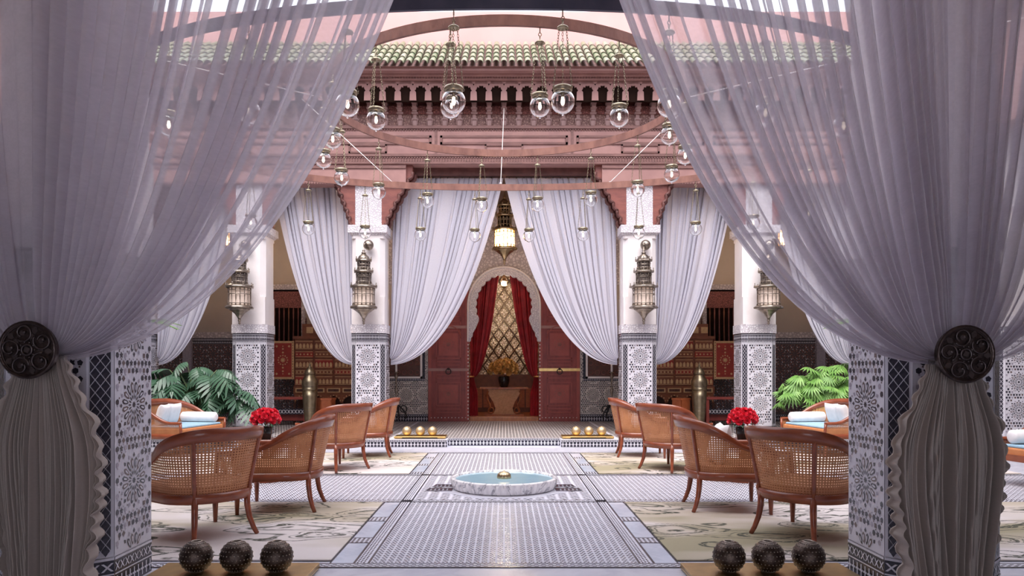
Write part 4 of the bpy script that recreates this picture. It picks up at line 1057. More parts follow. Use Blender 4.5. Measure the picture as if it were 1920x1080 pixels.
# ---------------------------------------------------------------- brass lanterns
def octr(a, z): return 1 / max(0.924, math.cos(((a + math.pi / 8) % (math.pi / 4)) - math.pi / 8)) * 0.96
def lantern_parts(metal, pane, soft):
    P = []
    P.append(('drop', MB().lathe([(0.001, 0.0), (0.022, 0.02), (0.016, 0.05), (0.030, 0.075), (0.022, 0.10)], 14).mesh('drop', [metal])))
    P.append(('cup', MB().lathe([(0.022, 0.10), (0.035, 0.13), (0.08, 0.20), (0.165, 0.265), (0.19, 0.285)], 32, rf=lambda a, z: 1 + 0.04 * math.cos(8 * a)).mesh('cup', [metal])))
    P.append(('rim', MB().lathe([(0.19, 0.285), (0.245, 0.292), (0.25, 0.318), (0.225, 0.335), (0.21, 0.345)], 32, rf=octr).mesh('rim', [metal])))
    tiers = [(0.345, 0.655, 0.195, 0.245), (0.735, 0.925, 0.135, 0.175), (0.985, 1.125, 0.112, 0.145)]
    for i, (z0, z1, r, rc) in enumerate(tiers):
        P.append(('glass_pane', MB().lathe([(r * 0.90, z0), (r * 0.90, z1)], 8, 0, False).mesh('glass_pane', [pane if i == 0 else soft])))
        f = MB(); n = 16 if i == 0 else 12
        for k in range(n):
            a = 2 * math.pi * (k + 0.5) / n
            f.lathe([(0.010, z0), (0.014, z0 + 0.02), (0.006, z0 + 0.05), (0.006, z1 - 0.05), (0.013, z1 - 0.02), (0.009, z1)], 6, c=(r * math.cos(a), r * math.sin(a), 0))
        for z in (z0 + 0.04, (z0 * 0.35 + z1 * 0.65), z1 - 0.04): f.torus((0, 0, z), r, 0.007, 24, 5, axis='z')
        for k in range(8):
            a = 2 * math.pi * k / 8; zc = (z0 + z1) / 2
            f.tube([(r * math.cos(a + b) * 0.99, r * math.sin(a + b) * 0.99, zc + h) for b, h in ((-0.16, -0.06), (-0.16, 0.02), (0, 0.06), (0.16, 0.02), (0.16, -0.06))], 0.004, 4)
        P.append(('tier_frame', f.mesh('tier_frame', [metal])))
        c = MB(); c.lathe([(r * 0.95, z1), (rc, z1 + 0.012), (rc * 1.02, z1 + 0.035), (rc * 0.86, z1 + 0.05), (rc * 0.6, z1 + 0.085)], 32, rf=octr)
        for k in range(8):
            a = 2 * math.pi * (k + 0.5) / 8; c.lathe([(0.012, 0), (0.016, 0.02), (0.005, 0.035), (0.011, 0.05), (0.001, 0.07)], 6, c=(rc * 0.97 * math.cos(a), rc * 0.97 * math.sin(a), z1 + 0.035))
        P.append(('cornice', c.mesh('cornice', [metal])))
    P.append(('dome', MB().lathe([(0.11, 1.16), (0.105, 1.19), (0.085, 1.235), (0.045, 1.265), (0.035, 1.28)], 24, rf=lambda a, z: 1 + 0.03 * math.cos(8 * a)).mesh('dome', [metal])))
    P.append(('finial', MB().lathe([(0.035, 1.28), (0.045, 1.295), (0.018, 1.315), (0.028, 1.335), (0.008, 1.36), (0.008, 1.42)], 14).mesh('finial', [metal])))
    return P
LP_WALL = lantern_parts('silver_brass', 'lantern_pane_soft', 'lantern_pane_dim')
LP_WARM = lantern_parts('brass', 'lantern_glow', 'dark_void')
def lamp(name, parent, z, e, col=(1.0, 0.62, 0.33), r=0.05):
    l = bpy.data.lights.new(name, 'POINT'); l.energy = e; l.color = col; l.shadow_soft_size = r
    o = bpy.data.objects.new(name, l); COL.objects.link(o); o.parent = parent; o.location = (0, 0, z); return o
for px_, lab in ((682, 'tiered brass lantern hung on the pillar by the door, split-leaf plant side'), (1207, 'tiered brass lantern hung on the pillar by the door, palm side'), (449, 'tiered brass lantern on the pillar right beside the split-leaf plant'), (1441, 'tiered brass lantern on the pillar right beside the palm')):
    y = 13.44; x = PX(px_, y); t = empty('brass_lantern', (x, y, PZ(609, y)), 0.2, lab, 'lantern')
    for n, me in LP_WALL: put(n, me, t)
    cx_ = min((-4.7, -2.5, 2.5, 4.7), key=lambda q: abs(q - x))
    bs = MB(); bs.sphere((0.06, 0.15, 1.46), 0.095, 18, 12); bs.tube([(0, 0, 1.41), (0, 0, 1.45), (0.03, 0.06, 1.49), (0.05, 0.12, 1.48)], 0.01, 6); bs.build('wall_boss', 'silver_brass', t, None, (0, 0, -0.2))
y = 15.3; t = empty('hanging_lantern', (PX(946, y), y, PZ(497, y)), 0.1, 'large glowing brass lantern hanging between the middle curtains', 'lantern')
for n, me in LP_WARM: put(n, me, t, scale=1.06)
MB().tube([(0, 0, 1.45), (0, 0, 5.12 - PZ(497, y))], 0.008, 6).build('hanger', 'brass', t)
lamp('lantern_bulb', t, 0.52, 45, (1.0, 0.80, 0.62))
# extra lanterns, made up to brighten the other bays of the far gallery
for x, lab in ((-5.9, 'split-leaf plant'), (5.9, 'palm'), (-3.6, 'inlaid cabinet on the split-leaf plant side'), (3.6, 'inlaid cabinet on the palm side')):
    t = empty('hanging_lantern', (x, 15.5, 3.55), 0, 'added brass lantern under the gallery ceiling by the ' + lab, 'lantern')
    for n, me in LP_WARM: put(n, me, t)
    MB().tube([(0, 0, 1.40), (0, 0, 1.57)], 0.008, 6).build('hanger', 'brass', t)
    lamp('lantern_bulb', t, 0.5, 34, (1.0, 0.82, 0.66))
for x in (-3.1, 0.0, 3.1):  # unseen lanterns added above the viewer to light the curtain fronts
    t = empty('hanging_lantern', (x, 1.2, 3.45), 0, 'added brass lantern under the ceiling of the near gallery', 'lantern', 'added near gallery lanterns')
    for n, me in LP_WARM: put(n, me, t)
    MB().tube([(0, 0, 1.40), (0, 0, 1.67)], 0.008, 6).build('hanger', 'brass', t)
    lamp('lantern_bulb', t, 0.5, 16, (1.0, 0.82, 0.66), 0.12)
y = 18.5; t = empty('hanging_lantern', (0, y, PZ(545, y)), 0, 'small lit lantern hanging inside the arched doorway', 'lantern')
for n, me in LP_WARM: put(n, me, t, scale=0.34)
MB().tube([(0, 0, 0.47), (0, 0, 4.5 - PZ(545, y))], 0.006, 6).build('hanger', 'brass', t)
lamp('lantern_bulb', t, 0.2, 110, (1.0, 0.88, 0.72), 0.1)
for x in (-1.9, 1.9):  # invented pair, there only to brighten the inner room
    t = empty('hanging_lantern', (x, 19.6, 3.2), 0, 'added lantern inside the room behind the doorway, beside the trellis wall', 'lantern', 'added room lanterns')
    for n, me in LP_WARM: put(n, me, t, scale=0.7)
    MB().tube([(0, 0, 0.98), (0, 0, 1.30)], 0.006, 6).build('hanger', 'brass', t)
    lamp('lantern_bulb', t, 0.36, 110, (1.0, 0.88, 0.72), 0.1)
# ---------------------------------------------------------------- fountain
ft = empty('fountain', (0, 8.42, 0.0), 0, 'low round white marble fountain basin with fluted sides', 'fountain')
fl = lambda a, z: 1 + (0.030 * abs(math.cos(26 * a)) if 0.012 < z < 0.106 else 0.006)
MB().lathe([(0.53, 0.0), (0.545, 0.004), (0.562, 0.02), (0.574, 0.05), (0.580, 0.080), (0.583, 0.104), (0.592, 0.112), (0.594, 0.124), (0.584, 0.134), (0.562, 0.135), (0.548, 0.126), (0.538, 0.104), (0.50, 0.08), (0.01, 0.07)], 416, rf=fl).build('basin', 'marble_veined', ft)
MB().lathe([(0.001, 0.114), (0.545, 0.1141)], 64, smooth=False).build('water', 'water', ft)
hd = MB(); hd.lathe([(0.070, 0.09), (0.078, 0.115), (0.070, 0.145), (0.045, 0.170), (0.015, 0.178), (0.008, 0.186), (0.001, 0.188)], 72, rf=lambda a, z: 1 + 0.09 * abs(math.sin(9 * a)) - 0.04); hd.build('fountain_head', 'brass', ft, (0, 0, 0.014))
oct_ = MB(); oct_.prism(ngon(0, 0, 0.74, 8, math.pi / 8), 0.0, 0.004)
oct_.build('octagon_slab', 'marble_white', floor, (0, 8.42, 0.001))
for s in (-1, 1):
    mb = MB()
    for k, (y0, y1) in enumerate(((-0.24, -0.02), (0.03, 0.25))):
        xs = (0.57, 0.87) if k == 0 else (0.57, 0.82)
        P = [(s * xs[0], y0), (s * (xs[1]), y0 + 0.02), (s * (xs[1] - 0.03), y1), (s * xs[0], y1)]
        mb.poly([(x, y, 0.006) for x, y in (P if s > 0 else P[::-1])], 1)
        for i in range(5):
            x = s * (xs[0] + 0.06 + i * 0.045); ym = (y0 + y1) / 2
            for dy in (-0.03, 0.03): mb.poly([(x - 0.012, ym + dy, 0.007), (x, ym + dy - 0.014, 0.007), (x + 0.012, ym + dy, 0.007), (x, ym + dy + 0.014, 0.007)], 0)
        e = 0.012
        mb.poly([(x, y, 0.0065) for x, y in (((s * xs[0], y0 + 0.045), (s * xs[1], y0 + 0.055), (s * xs[1], y0 + 0.066), (s * xs[0], y0 + 0.056)) if s > 0 else ((s * xs[0], y0 + 0.056), (s * xs[1], y0 + 0.066), (s * xs[1], y0 + 0.055), (s * xs[0], y0 + 0.045)))], 0)
    mb.build('dark_mosaic', ['white_tile', 'dark_tile'], floor, (0, 8.42, 0), kind='stuff')
floor_dots(-0.93, 0.93, 7.66, 9.40, cp=0.12, rp=0.04)

# ---------------------------------------------------------------- carpets
def rug_obj(x0, x1, y0, y1, lab):
    o = MB().box(-(x1 - x0) / 2, (x1 - x0) / 2, -(y1 - y0) / 2, (y1 - y0) / 2, 0, 0.010).build('paisley_rug', 'paisley_rug', None, ((x0 + x1) / 2, (y0 + y1) / 2, 0.0045), bevel=0.003)
    tag(o, lab, 'rug')
rug_obj(-6.6, -1.21, 5.22, 7.48, 'beige paisley carpet by the dark pierced balls, split-leaf plant side of the aisle')
rug_obj(1.21, 6.6, 5.22, 7.48, 'beige paisley carpet by the dark pierced balls, palm side of the aisle')
rug_obj(-6.6, -1.21, 9.52, 11.84, 'beige paisley carpet beyond the fountain, split-leaf plant side of the aisle')
rug_obj(1.21, 6.6, 9.52, 11.84, 'beige paisley carpet beyond the fountain, palm side of the aisle')

# ---------------------------------------------------------------- cane tub chairs and sofas
def tub(W, xf, xc, rx, za, zb, zs, flare, name, nu=96):
    # faces +x; returns list of (part, mesh)
    La = xf - xc; Lp = math.pi * math.sqrt((rx * rx + W * W) / 2); T = 2 * La + Lp
    xb = xc - rx
    def plan(u):
        s = u * T
        if s < La: return (xf - s, -W), (0, -1)
        if s > La + Lp: return (xc + (s - La - Lp), W), (0, 1)
        a = -math.pi / 2 - math.pi * (s - La) / Lp
        nx, ny = math.cos(a) / rx, math.sin(a) / W; L = math.hypot(nx, ny)
        return (xc + rx * math.cos(a), W * math.sin(a)), (nx / L, ny / L)
    def bk(u): (x, y), n = plan(u); return smooth01((xf - 0.16 - x) / (xf - 0.16 - xb))
    def zr(u):
        b = bk(u); return za + (zb - za) * b
    def pt(u, z, off=0.0):
        (x, y), n = plan(u); f = flare * max(0.0, (z - zs)) / (zb - zs) * (0.35 + 0.75 * bk(u)) + off
        return (x + n[0] * f, y + n[1] * f, z)
    parts = []
    cz0 = zs + 0.035
    c = MB(); c.grid(lambda u, v: pt(u, cz0 + (zr(u) - 0.045 - cz0) * v), nu, 10, 0, True, lambda u, v: (u * T, (cz0 + (zr(u) - 0.045 - cz0) * v)))
    parts.append(('cane_back', c.mesh('cane_back', ['cane'])))
    def sweep(zlo, zhi, th, offs=0.0, name_='rail'):
        mb = MB(); vs = []
        for i in range(nu + 1):
            u = i / nu; h0, h1 = zlo(u), zhi(u)
            vs += [pt(u, h0, offs - th / 2), pt(u, h0, offs + th / 2), pt(u, (h0 + h1) / 2, offs + th * 0.62), pt(u, h1, offs + th / 2), pt(u, h1, offs - th / 2)]
        fs = [(i * 5 + k, i * 5 + (k + 1) % 5, (i + 1) * 5 + (k + 1) % 5, (i + 1) * 5 + k) for i in range(nu) for k in range(5)]
        fs += [tuple(range(5)), tuple(nu * 5 + k for k in (4, 3, 2, 1, 0))]
        return mb.add(vs, fs, 0, True).mesh(name_, ['mahogany'])
    parts.append(('top_rail', sweep(lambda u: zr(u) - 0.045 - 0.06 * bk(u), lambda u: zr(u), 0.034, 0.004, 'top_rail')))
    parts.append(('seat_rail', sweep(lambda u: zs - 0.03, lambda u: zs + 0.045, 0.034, 0.0, 'seat_rail')))
    fr = MB(); fr.box(xf - 0.03, xf + 0.005, -W, W, zs - 0.03, zs + 0.045); parts.append(('front_rail', fr.mesh('front_rail', ['mahogany'])))
    # seat
    pl = [pt(i / 40, zs, -0.025)[:2] for i in range(41)]
    parts.append(('seat', MB().prism([(x if x < xf - 0.05 else xf - 0.03, y) for x, y in pl][::-1], zs + 0.0, zs + 0.10).mesh('seat', ['seat_fabric'])))
    ub = [(La + Lp * q) / T for q in (0.27, 0.73)]
    for u in ub:
        mb = MB(); mb.tube([pt(u, zs + (zr(u) - 0.03 - zs) * k / 6, 0.006) for k in range(7)], 0.017, 6); parts.append(('stile', mb.mesh('stile', ['mahogany'])))
        (x, y), n = plan(u); mb = MB()
        mb.tube([(x + n[0] * o, y + n[1] * o, z) for o, z in ((0.0, zs + 0.03), (0.004, zs * 0.72), (0.022, zs * 0.42), (0.055, zs * 0.16), (0.085, 0.0))], [0.026, 0.026, 0.023, 0.020, 0.018], 8)
        parts.append(('back_leg', mb.mesh('back_leg', ['mahogany'])))
    for s in (-1, 1):
        mb = MB(); mb.tube([(xf - 0.02, s * W, zs + 0.03), (xf - 0.02, s * W, zs * 0.5), (xf - 0.02, s * W, 0.0)], [0.028, 0.025, 0.017], 8); parts.append(('front_leg', mb.mesh('front_leg', ['mahogany'])))
        mb = MB(); mb.tube([(xf - 0.012, s * W, zs), (xf - 0.012, s * (W + flare * 0.2), za - 0.02)], [0.02, 0.02], 8); parts.append(('arm_post', mb.mesh('arm_post', ['mahogany'])))
    return parts
CHAIR = tub(0.345, 0.36, -0.06, 0.29, 0.615, 0.885, 0.33, 0.105, 'chair')
def chair(x, y, deg, lab):
    t = empty('cane_armchair', (x, y, 0.0155), R(deg), lab, 'armchair', 'cane armchairs')
    for n, me in CHAIR: put(n, me, t)
    return t
SIDE = {-1: 'split-leaf plant side', 1: 'palm side'}
def cushion_mesh(w, h, d, name):
    mb = MB()
    def f(sd):
        def fn(u, v):
            a, b = 2 * u - 1, 2 * v - 1; k = (1 - a ** 4) * (1 - b ** 4)
            sx = 1 - 0.10 * (1 - abs(b)) * abs(a) ** 3; sz = 1 - 0.10 * (1 - abs(a)) * abs(b) ** 3
            return (a * w / 2 * sx, sd * d / 2 * max(0, k) ** 0.6, (b * sz + 1) * h / 2)
        return fn
    mb.grid(f(-1), 16, 16); mb.grid(f(1), 16, 16); return mb.mesh(name, ['white_linen'])
CUSH = cushion_mesh(0.42, 0.40, 0.15, 'cushion')
def cushion(x, y, z, rz, tilt, lab, sc=1.0):
    o = put('cushion', CUSH, None, (x, y, z), (tilt, 0, rz), sc); tag(o, lab, 'cushion')
for s in (-1, 1):
    f = lambda a: a if s > 0 else 180 - a
    w = SIDE[s]
    chair(s * 2.44, 6.02, f(36), 'cane armchair standing closest to the pierced balls, ' + w)
    chair(s * 2.12, 7.18, f(-4), 'cane armchair before the red flowers, back to the fountain, ' + w)
    chair(s * 2.24, 9.95, f(38), 'cane armchair beyond the fountain with its solid back to the aisle, ' + w)
    chair(s * 2.08, 11.45, f(-6), 'cane armchair nearest the far step, holding a white cushion, ' + w)
    if s > 0: cushion(s * 2.02, 7.18, 0.435, R(f(-4) - 90), R(-14), 'white cushion on the armchair by the red flowers')
    cushion(s * 2.00, 11.45, 0.435, R(f(-6) - 90), R(-14) , 'white cushion on the armchair nearest the far step, ' + w)
SOFA = tub(0.60, 0.44, 0.06, 0.46, 0.53, 0.85, 0.30, 0.07, 'sofa')
def sofa(x, y, deg, lab):
    t = empty('cane_sofa', (x, y, 0.0155), R(deg), lab, 'sofa')
    for n, me in SOFA:
        if n == 'seat': continue
        put(n, me, t)
    b = MB(); b.box(-0.30, 0.42, -0.57, 0.57, 0.29, 0.42); b.build('seat_base', 'sofa_fabric', t, bevel=0.02)
    b = MB(); b.box(-0.28, 0.40, -0.54, 0.54, 0.42, 0.455); b.build('seat_cushion', 'blue_fabric', t, bevel=0.015)
    M = Matrix.Translation((x, y, 0.0155)) @ Matrix.Rotation(R(deg), 4, 'Z')
    return M
def bolster(M, ly, lab):
    p = M @ Vector((0.05, ly, 0.455 + 0.085)); q = M @ Vector((0.05, 0, 0)); d = M.to_3x3() @ Vector((1, 0, 0))
    mb = MB(); mb.lathe([(0.001, -0.31), (0.05, -0.315), (0.08, -0.29), (0.085, -0.20), (0.085, 0.20), (0.08, 0.29), (0.05, 0.315), (0.001, 0.31)], 20)
    o = mb.build('bolster', 'white_linen', None, p, (0, R(90), math.atan2(d.y, d.x))); tag(o, lab, 'bolster')
M = sofa(-5.16, 11.86, -10, 'low cane sofa in front of the dark split-leaf plant')
bolster(M, 0.47, 'white bolster on the sofa in front of the split-leaf plant')
for k, (lx, ly, a) in enumerate(((-0.18, 0.02, 0), (-0.12, -0.32, 12))):
    p = M @ Vector((lx, ly, 0.457)); cushion(p.x, p.y, p.z, R(-10 - 90 + a), R(-16), ('white cushion in the middle of the sofa by the split-leaf plant', 'white cushion at the near arm of the sofa by the split-leaf plant')[k], 0.85)
M = sofa(5.13, 11.86, 180 + 10, 'low cane sofa in front of the light green palm')
bolster(M, -0.47, 'white bolster on the sofa in front of the palm')
for k, (lx, ly, a) in enumerate(((-0.18, -0.02, 0), (-0.12, 0.32, -12))):
    p = M @ Vector((lx, ly, 0.457)); cushion(p.x, p.y, p.z, R(180 + 10 - 90 + a), R(-16), ('white cushion in the middle of the sofa by the palm', 'white cushion at the near arm of the sofa by the palm')[k], 0.85)
M = sofa(6.33, 8.28, 180 + 10, 'cane sofa with blue seat beside the outer edge of the carpet')
bolster(M, -0.47, 'white bolster on the sofa beside the outer edge of the carpet')

# ---------------------------------------------------------------- tables with red flowers
def bloom_mesh(mat, seed, petals=9):
    rnd = random.Random(seed); mb = MB()
    for ring, (n, r, tilt, h) in enumerate(((3, 0.014, 0.35, 0.042), (petals // 2 + 1, 0.024, 0.75, 0.040), (petals, 0.034, 1.2, 0.032))):
        for i in range(n):
            a = 2 * math.pi * (i + 0.5 * ring) / n + rnd.uniform(-0.2, 0.2); w = 0.022
            c, s_ = math.cos(a), math.sin(a); ro = math.sin(tilt) * h + 0.004; zz = math.cos(tilt) * h
            def P(rad, side, z): return (rad * c - side * s_, rad * s_ + side * c, z)
            mb.add([P(0.002, 0, 0), P(ro * 0.6, -w * 0.8, zz * 0.6), P(ro * 0.7, 0, zz * 0.5 - 0.004), P(ro * 0.6, w * 0.8, zz * 0.6), P(ro, -w * 0.5, zz), P(ro * 1.1, 0, zz * 1.02), P(ro, w * 0.5, zz)], [(0, 1, 2), (0, 2, 3), (1, 4, 5, 2), (2, 5, 6, 3)], 0, True)
    return mb.mesh('bloom', [mat])
RED = [bloom_mesh('petal_red', k, 8 + k) for k in range(3)]; YEL = [bloom_mesh('petal_yellow', 9 + k, 8 + k) for k in range(3)]
LEAFLET = MB().add([(0, 0, 0), (0.02, 0.03, 0.006), (0, 0.09, -0.012), (-0.02, 0.03, 0.006), (0, 0.04, -0.002)], [(0, 1, 4), (1, 2, 4), (2, 3, 4), (3, 0, 4)], 0, True).mesh('leaf', ['leaf_dark'])
def bouquet(parent, z, r, n, meshes, seed, sc=1.0):
    rnd = random.Random(seed)
    for i in range(n):
        ph = math.acos(1 - (i + 0.5) / n * 1.15); th = i * 2.39996
        d = Vector((math.sin(ph) * math.cos(th), math.sin(ph) * math.sin(th), math.cos(ph)))
        p = Vector((0, 0, z)) + Vector((d.x * r, d.y * r, d.z * r * 0.85)) * rnd.uniform(0.88, 1.05)
        q = d.to_track_quat('Z', 'Y').to_euler()
        put('bloom', meshes[i % 3], parent, p, q, sc * rnd.uniform(0.85, 1.15))
    st_ = MB()
    for i in range(7):
        a = i * 0.9; st_.tube([(0.02 * math.cos(a), 0.02 * math.sin(a), z - 0.22), (0.6 * r * math.cos(a), 0.6 * r * math.sin(a), z + 0.3 * r)], 0.004, 5)
    st_.build('stems', 'stem_green', parent)
    for i in range(10):
        a = i * 0.63; put('leaf', LEAFLET, parent, (r * 0.75 * math.cos(a), r * 0.75 * math.sin(a), z - 0.03), (rnd.uniform(-0.6, 0.2), 0, a - 1.57))
for s in (-1, 1):
    x, y = s * 2.86, 8.95
    t = empty('side_table', (x, y, 0.004), 0, 'small round dark table carrying red flowers, ' + SIDE[s], 'table')
    MB().lathe([(0.001, 0.46), (0.30, 0.46), (0.31, 0.47), (0.31, 0.485), (0.30, 0.49), (0.001, 0.49)], 40).build('table_top', 'mahogany', t)
    MB().lathe([(0.05, 0.02), (0.03, 0.12), (0.045, 0.25), (0.028, 0.36), (0.07, 0.46)], 20).build('pedestal', 'mahogany', t)
    MB().lathe([(0.19, 0.0), (0.19, 0.02), (0.05, 0.04)], 28).build('table_base', 'mahogany', t)
    v = empty('flower_vase', (x, y, 0.494), 0, 'dark vase packed with red roses, ' + SIDE[s], 'flowers')
    MB().lathe([(0.055, 0.0), (0.062, 0.01), (0.075, 0.08), (0.082, 0.15), (0.078, 0.155), (0.070, 0.14), (0.001, 0.13)], 24).build('vase', 'black_vase', v)
    bouquet(v, 0.235, 0.145, 44, RED, 40 + s, 1.1)
    for k, (dx, dy) in enumerate(((s * 0.16, -0.12), (s * 0.19, 0.03))):
        g = MB(); g.lathe([(0.028, 0.0), (0.030, 0.003), (0.036, 0.09), (0.034, 0.09), (0.028, 0.006), (0.001, 0.006)], 18)
        o = g.build('tea_glass', 'clear_pane', None, (x + dx, y + dy, 0.494)); tag(o, 'small clear glass beside the red roses, ' + SIDE[s], 'glass', 'glasses by the roses ' + SIDE[s])

# ---------------------------------------------------------------- pierced balls on brass trays
def ball_mesh(r, mat):
    prof = [(0.30 * r, -r * 0.955)]
    for i in range(1, 17):
        a = -math.pi / 2 + 0.3 + (math.pi - 0.3 - 0.36) * i / 16; prof.append((r * math.cos(a), r * math.sin(a)))
    prof += [(0.33 * r, r * 0.955), (0.27 * r, r * 0.93), (0.26 * r, r * 0.80), (0.001, r * 0.72)]
    return MB().lathe(prof, 36).mesh('ball', [mat])
BALL_D = ball_mesh(0.093, 'pierced_metal'); BALL_G = ball_mesh(0.084, 'satin_gold')
rimm = MB().torus((0, 0, 0.0865), 0.0295, 0.005, 24, 6, axis='z').mesh('rim', ['silver_brass'])
PRC = MB()
for i in range(9):
    for k in range(26):
        a = -1.15 + i * 0.27; th = k * 2 * math.pi / 26 + (i % 2) * 0.12; rr = 0.0935
        PRC.sphere((rr * math.cos(a) * math.cos(th), rr * math.cos(a) * math.sin(th), rr * math.sin(a)), 0.0042, 5, 3)
PRC = PRC.mesh('pierced_dots', ['silver_brass'])
def tray(x0, x1, y0, y1, z, lab, mat='gold'):
    t = empty('brass_tray', ((x0 + x1) / 2, (y0 + y1) / 2, z), 0, lab, 'tray')
    a, b = (x1 - x0) / 2, (y1 - y0) / 2
    m = MB(); m.box(-a, a, -b, b, 0.022, 0.040); m.build('tray_top', mat, t, bevel=0.004)
    m = MB(); m.box(-a + 0.12, a - 0.12, -b + 0.03, b - 0.03, 0, 0.022); m.build('tray_foot', 'dark_bronze' if mat != 'gold' else 'iron', t)
    for sx in (-1, 1): MB().box(sx * (a - 0.07) - 0.07, sx * (a - 0.07) + 0.07, -b, b, 0.008, 0.022).build('tray_lip', mat, t)
for s in (-1, 1):
    w = SIDE[s]
    x0, x1 = (-2.06, -1.13) if s < 0 else (1.08, 2.05)
    tray(x0, x1, 4.18, 4.58, 0.12, 'flat brass tray under dark pierced balls, ' + w, 'old_gold')
    for k, px_ in enumerate((368, 443, 519) if s < 0 else (1516, 1440, 1367)):
        t = empty('pierced_ball', (PX(px_, 4.38), 4.38, 0.249), k * 0.7, 'dark pierced ball, %s, %s' % (('next to the tiled pillar', 'between the other two', 'nearest the aisle')[k], w), 'ball lantern', 'dark pierced balls')
        put('ball', BALL_D, t); put('rim', rimm, t); put('pierced_dots', PRC, t, kind='stuff')
    x0, x1 = (-1.92, -1.02)
    if s > 0: x0, x1 = 1.02, 1.92
    tray(x0, x1, 13.02, 13.42, 0.1245, 'brass tray under golden balls on the far step, ' + w)
    for k, px_ in enumerate((763, 788, 811) if s < 0 else (1128, 1104, 1080)):
        t = empty('golden_ball', (PX(px_, 13.22), 13.22, 0.1245 + 0.040 + 0.0805), 0, 'golden ball on the far step, %s, %s' % (('nearest the pillar', 'between the other two', 'nearest the aisle')[k], w), 'ball lantern', 'golden balls')
        put('ball', BALL_G, t)
# ---------------------------------------------------------------- inlaid cabinets, urns and tables in the far gallery
def cabinet(s):
    x0, x1 = 2.95, 4.72; xc = s * (x0 + x1) / 2; hw = (x1 - x0) / 2
    t = empty('inlaid_cabinet', (xc, 17.05, 0.12), 0, 'tall inlaid wooden cabinet with arches behind the curtain, ' + SIDE[s], 'cabinet')
    MB().box(-hw, hw, -0.22, 0.24, 0.82, 1.90).build('cabinet_body', 'inlay_wood', t)
    MB().box(-hw - 0.03, hw + 0.03, -0.26, 0.24, 1.90, 1.96).build('cornice', 'inlay_wood', t)
    cr = MB().box(-hw + 0.15, hw - 0.1, -0.15, 0.20, 1.96, 2.24).build('crest', 'inlay_wood', t)
    m = MB()
    for k in range(7): m.box(-hw + 0.25 + k * 0.21, -hw + 0.40 + k * 0.21, -0.158, -0.15, 2.03, 2.17)
    m.build('inlay', 'inlay_gold', cr, kind='stuff')
    for k in range(9):
        x = -hw + 0.2 + k * 0.17; MB().lathe([(0.02, 2.24), (0.012, 2.27), (0.026, 2.30), (0.012, 2.33), (0.018, 2.35), (0.002, 2.40)], 8, c=(x, 0.0, 0)).build('finial', 'cedar_dark', t)
    # rows of inlaid panels
    cols = 4; pw = 2 * hw / cols
    for r, (z0, z1) in enumerate(((0.86, 1.06), (1.10, 1.20), (1.24, 1.44), (1.48, 1.62), (1.66, 1.86))):
        for c in range(cols):
            a = -hw + c * pw + 0.02; b = a + pw - 0.04
            if r in (2, 3) and c == (0 if s > 0 else 3): continue
            p = MB().box(a, b, -0.245, -0.22, z0, z1).build('drawer', 'inlay_red' if (r + c) % 3 == 0 else 'inlay_wood', t, bevel=0.004)
            m = MB(); n = 5
            m.box(a + 0.01, b - 0.01, -0.250, -0.245, z0 + 0.008, z0 + 0.020); m.box(a + 0.01, b - 0.01, -0.250, -0.245, z1 - 0.020, z1 - 0.008)
            for i in range(n):
                x = a + (i + 0.5) * (b - a) / n; zc = (z0 + z1) / 2
                if r % 2 == 0: m.extr([(x - 0.028, z0 + 0.03), (x + 0.028, z0 + 0.03), (x + 0.028, zc), (x, zc + 0.04), (x - 0.028, zc)], -0.251, -0.245)
                else: m.extr(ngon(x, zc, 0.022, 4), -0.251, -0.245)
            m.build('inlay', 'inlay_gold', p, kind='stuff')
    # arched little door
    c = (0 if s > 0 else 3); a = -hw + c * pw + 0.04; b = a + pw - 0.08; xm = (a + b) / 2; r = (b - a) / 2
    arch = [(a, 1.25), (b, 1.25)] + [(xm + r * math.cos(q * math.pi / 10), 1.46 + r * 0.85 * math.sin(q * math.pi / 10)) for q in range(11)]
    d = MB().extr(arch, -0.25, -0.22).build('arched_door', 'inlay_dark', t)
    m = MB().tube([(x, -0.252, z) for x, z in arch], 0.014, 5, 0, True); m.extr(starp(xm, 1.44, 0.075, 0.035, 8), -0.256, -0.25); m.build('inlay', 'inlay_gold', d)
    # drawer band and arched apron
    MB().box(-hw - 0.02, hw + 0.02, -0.25, 0.24, 0.66, 0.82).build('drawer_band', 'inlay_wood', t)
    for k in range(5):
        x = -hw + (k + 0.5) * 2 * hw / 5; dr = MB().box(x - 0.15, x + 0.15, -0.262, -0.25, 0.69, 0.79).build('drawer', 'inlay_gold', t, bevel=0.003)
        m = MB().box(x - 0.12, x + 0.12, -0.266, -0.262, 0.71, 0.77); m.sphere((x, -0.275, 0.74), 0.012, 8, 6); m.build('knob', 'inlay_dark', dr)
    for k in range(5):
        x = -hw + (k + 0.5) * 2 * hw / 5; w = hw / 5
        pts = [(x - w, 0.66), (x - w, 0.44), (x - w + 0.03, 0.44)] + [(x - (w - 0.03) * math.cos(q * math.pi / 8), 0.46 + 0.13 * math.sin(q * math.pi / 8) * (1.25 if q == 4 else 1)) for q in range(9)] + [(x + w - 0.03, 0.44), (x + w, 0.44), (x + w, 0.66)]
        ap = MB().extr(pts[::-1], -0.24, -0.20).build('arched_apron', 'inlay_wood', t)
        m = MB()
        for q in range(7):
            an = math.pi * (q + 0.5) / 7; m.extr(ngon(x - (w + 0.0) * 0.86 * math.cos(an), 0.47 + 0.155 * math.sin(an), 0.016, 4), -0.246, -0.24)
        m.build('inlay', 'inlay_gold', ap, kind='stuff')
    for k in range(6):
        x = -hw + k * 2 * hw / 5; MB().box(x - 0.025, x + 0.025, -0.24, -0.19, 0, 0.46).build('leg', 'inlay_dark', t)
    MB().box(-hw, hw, 0.05, 0.10, 0.02, 0.66).build('back_panel', 'inlay_dark', t)
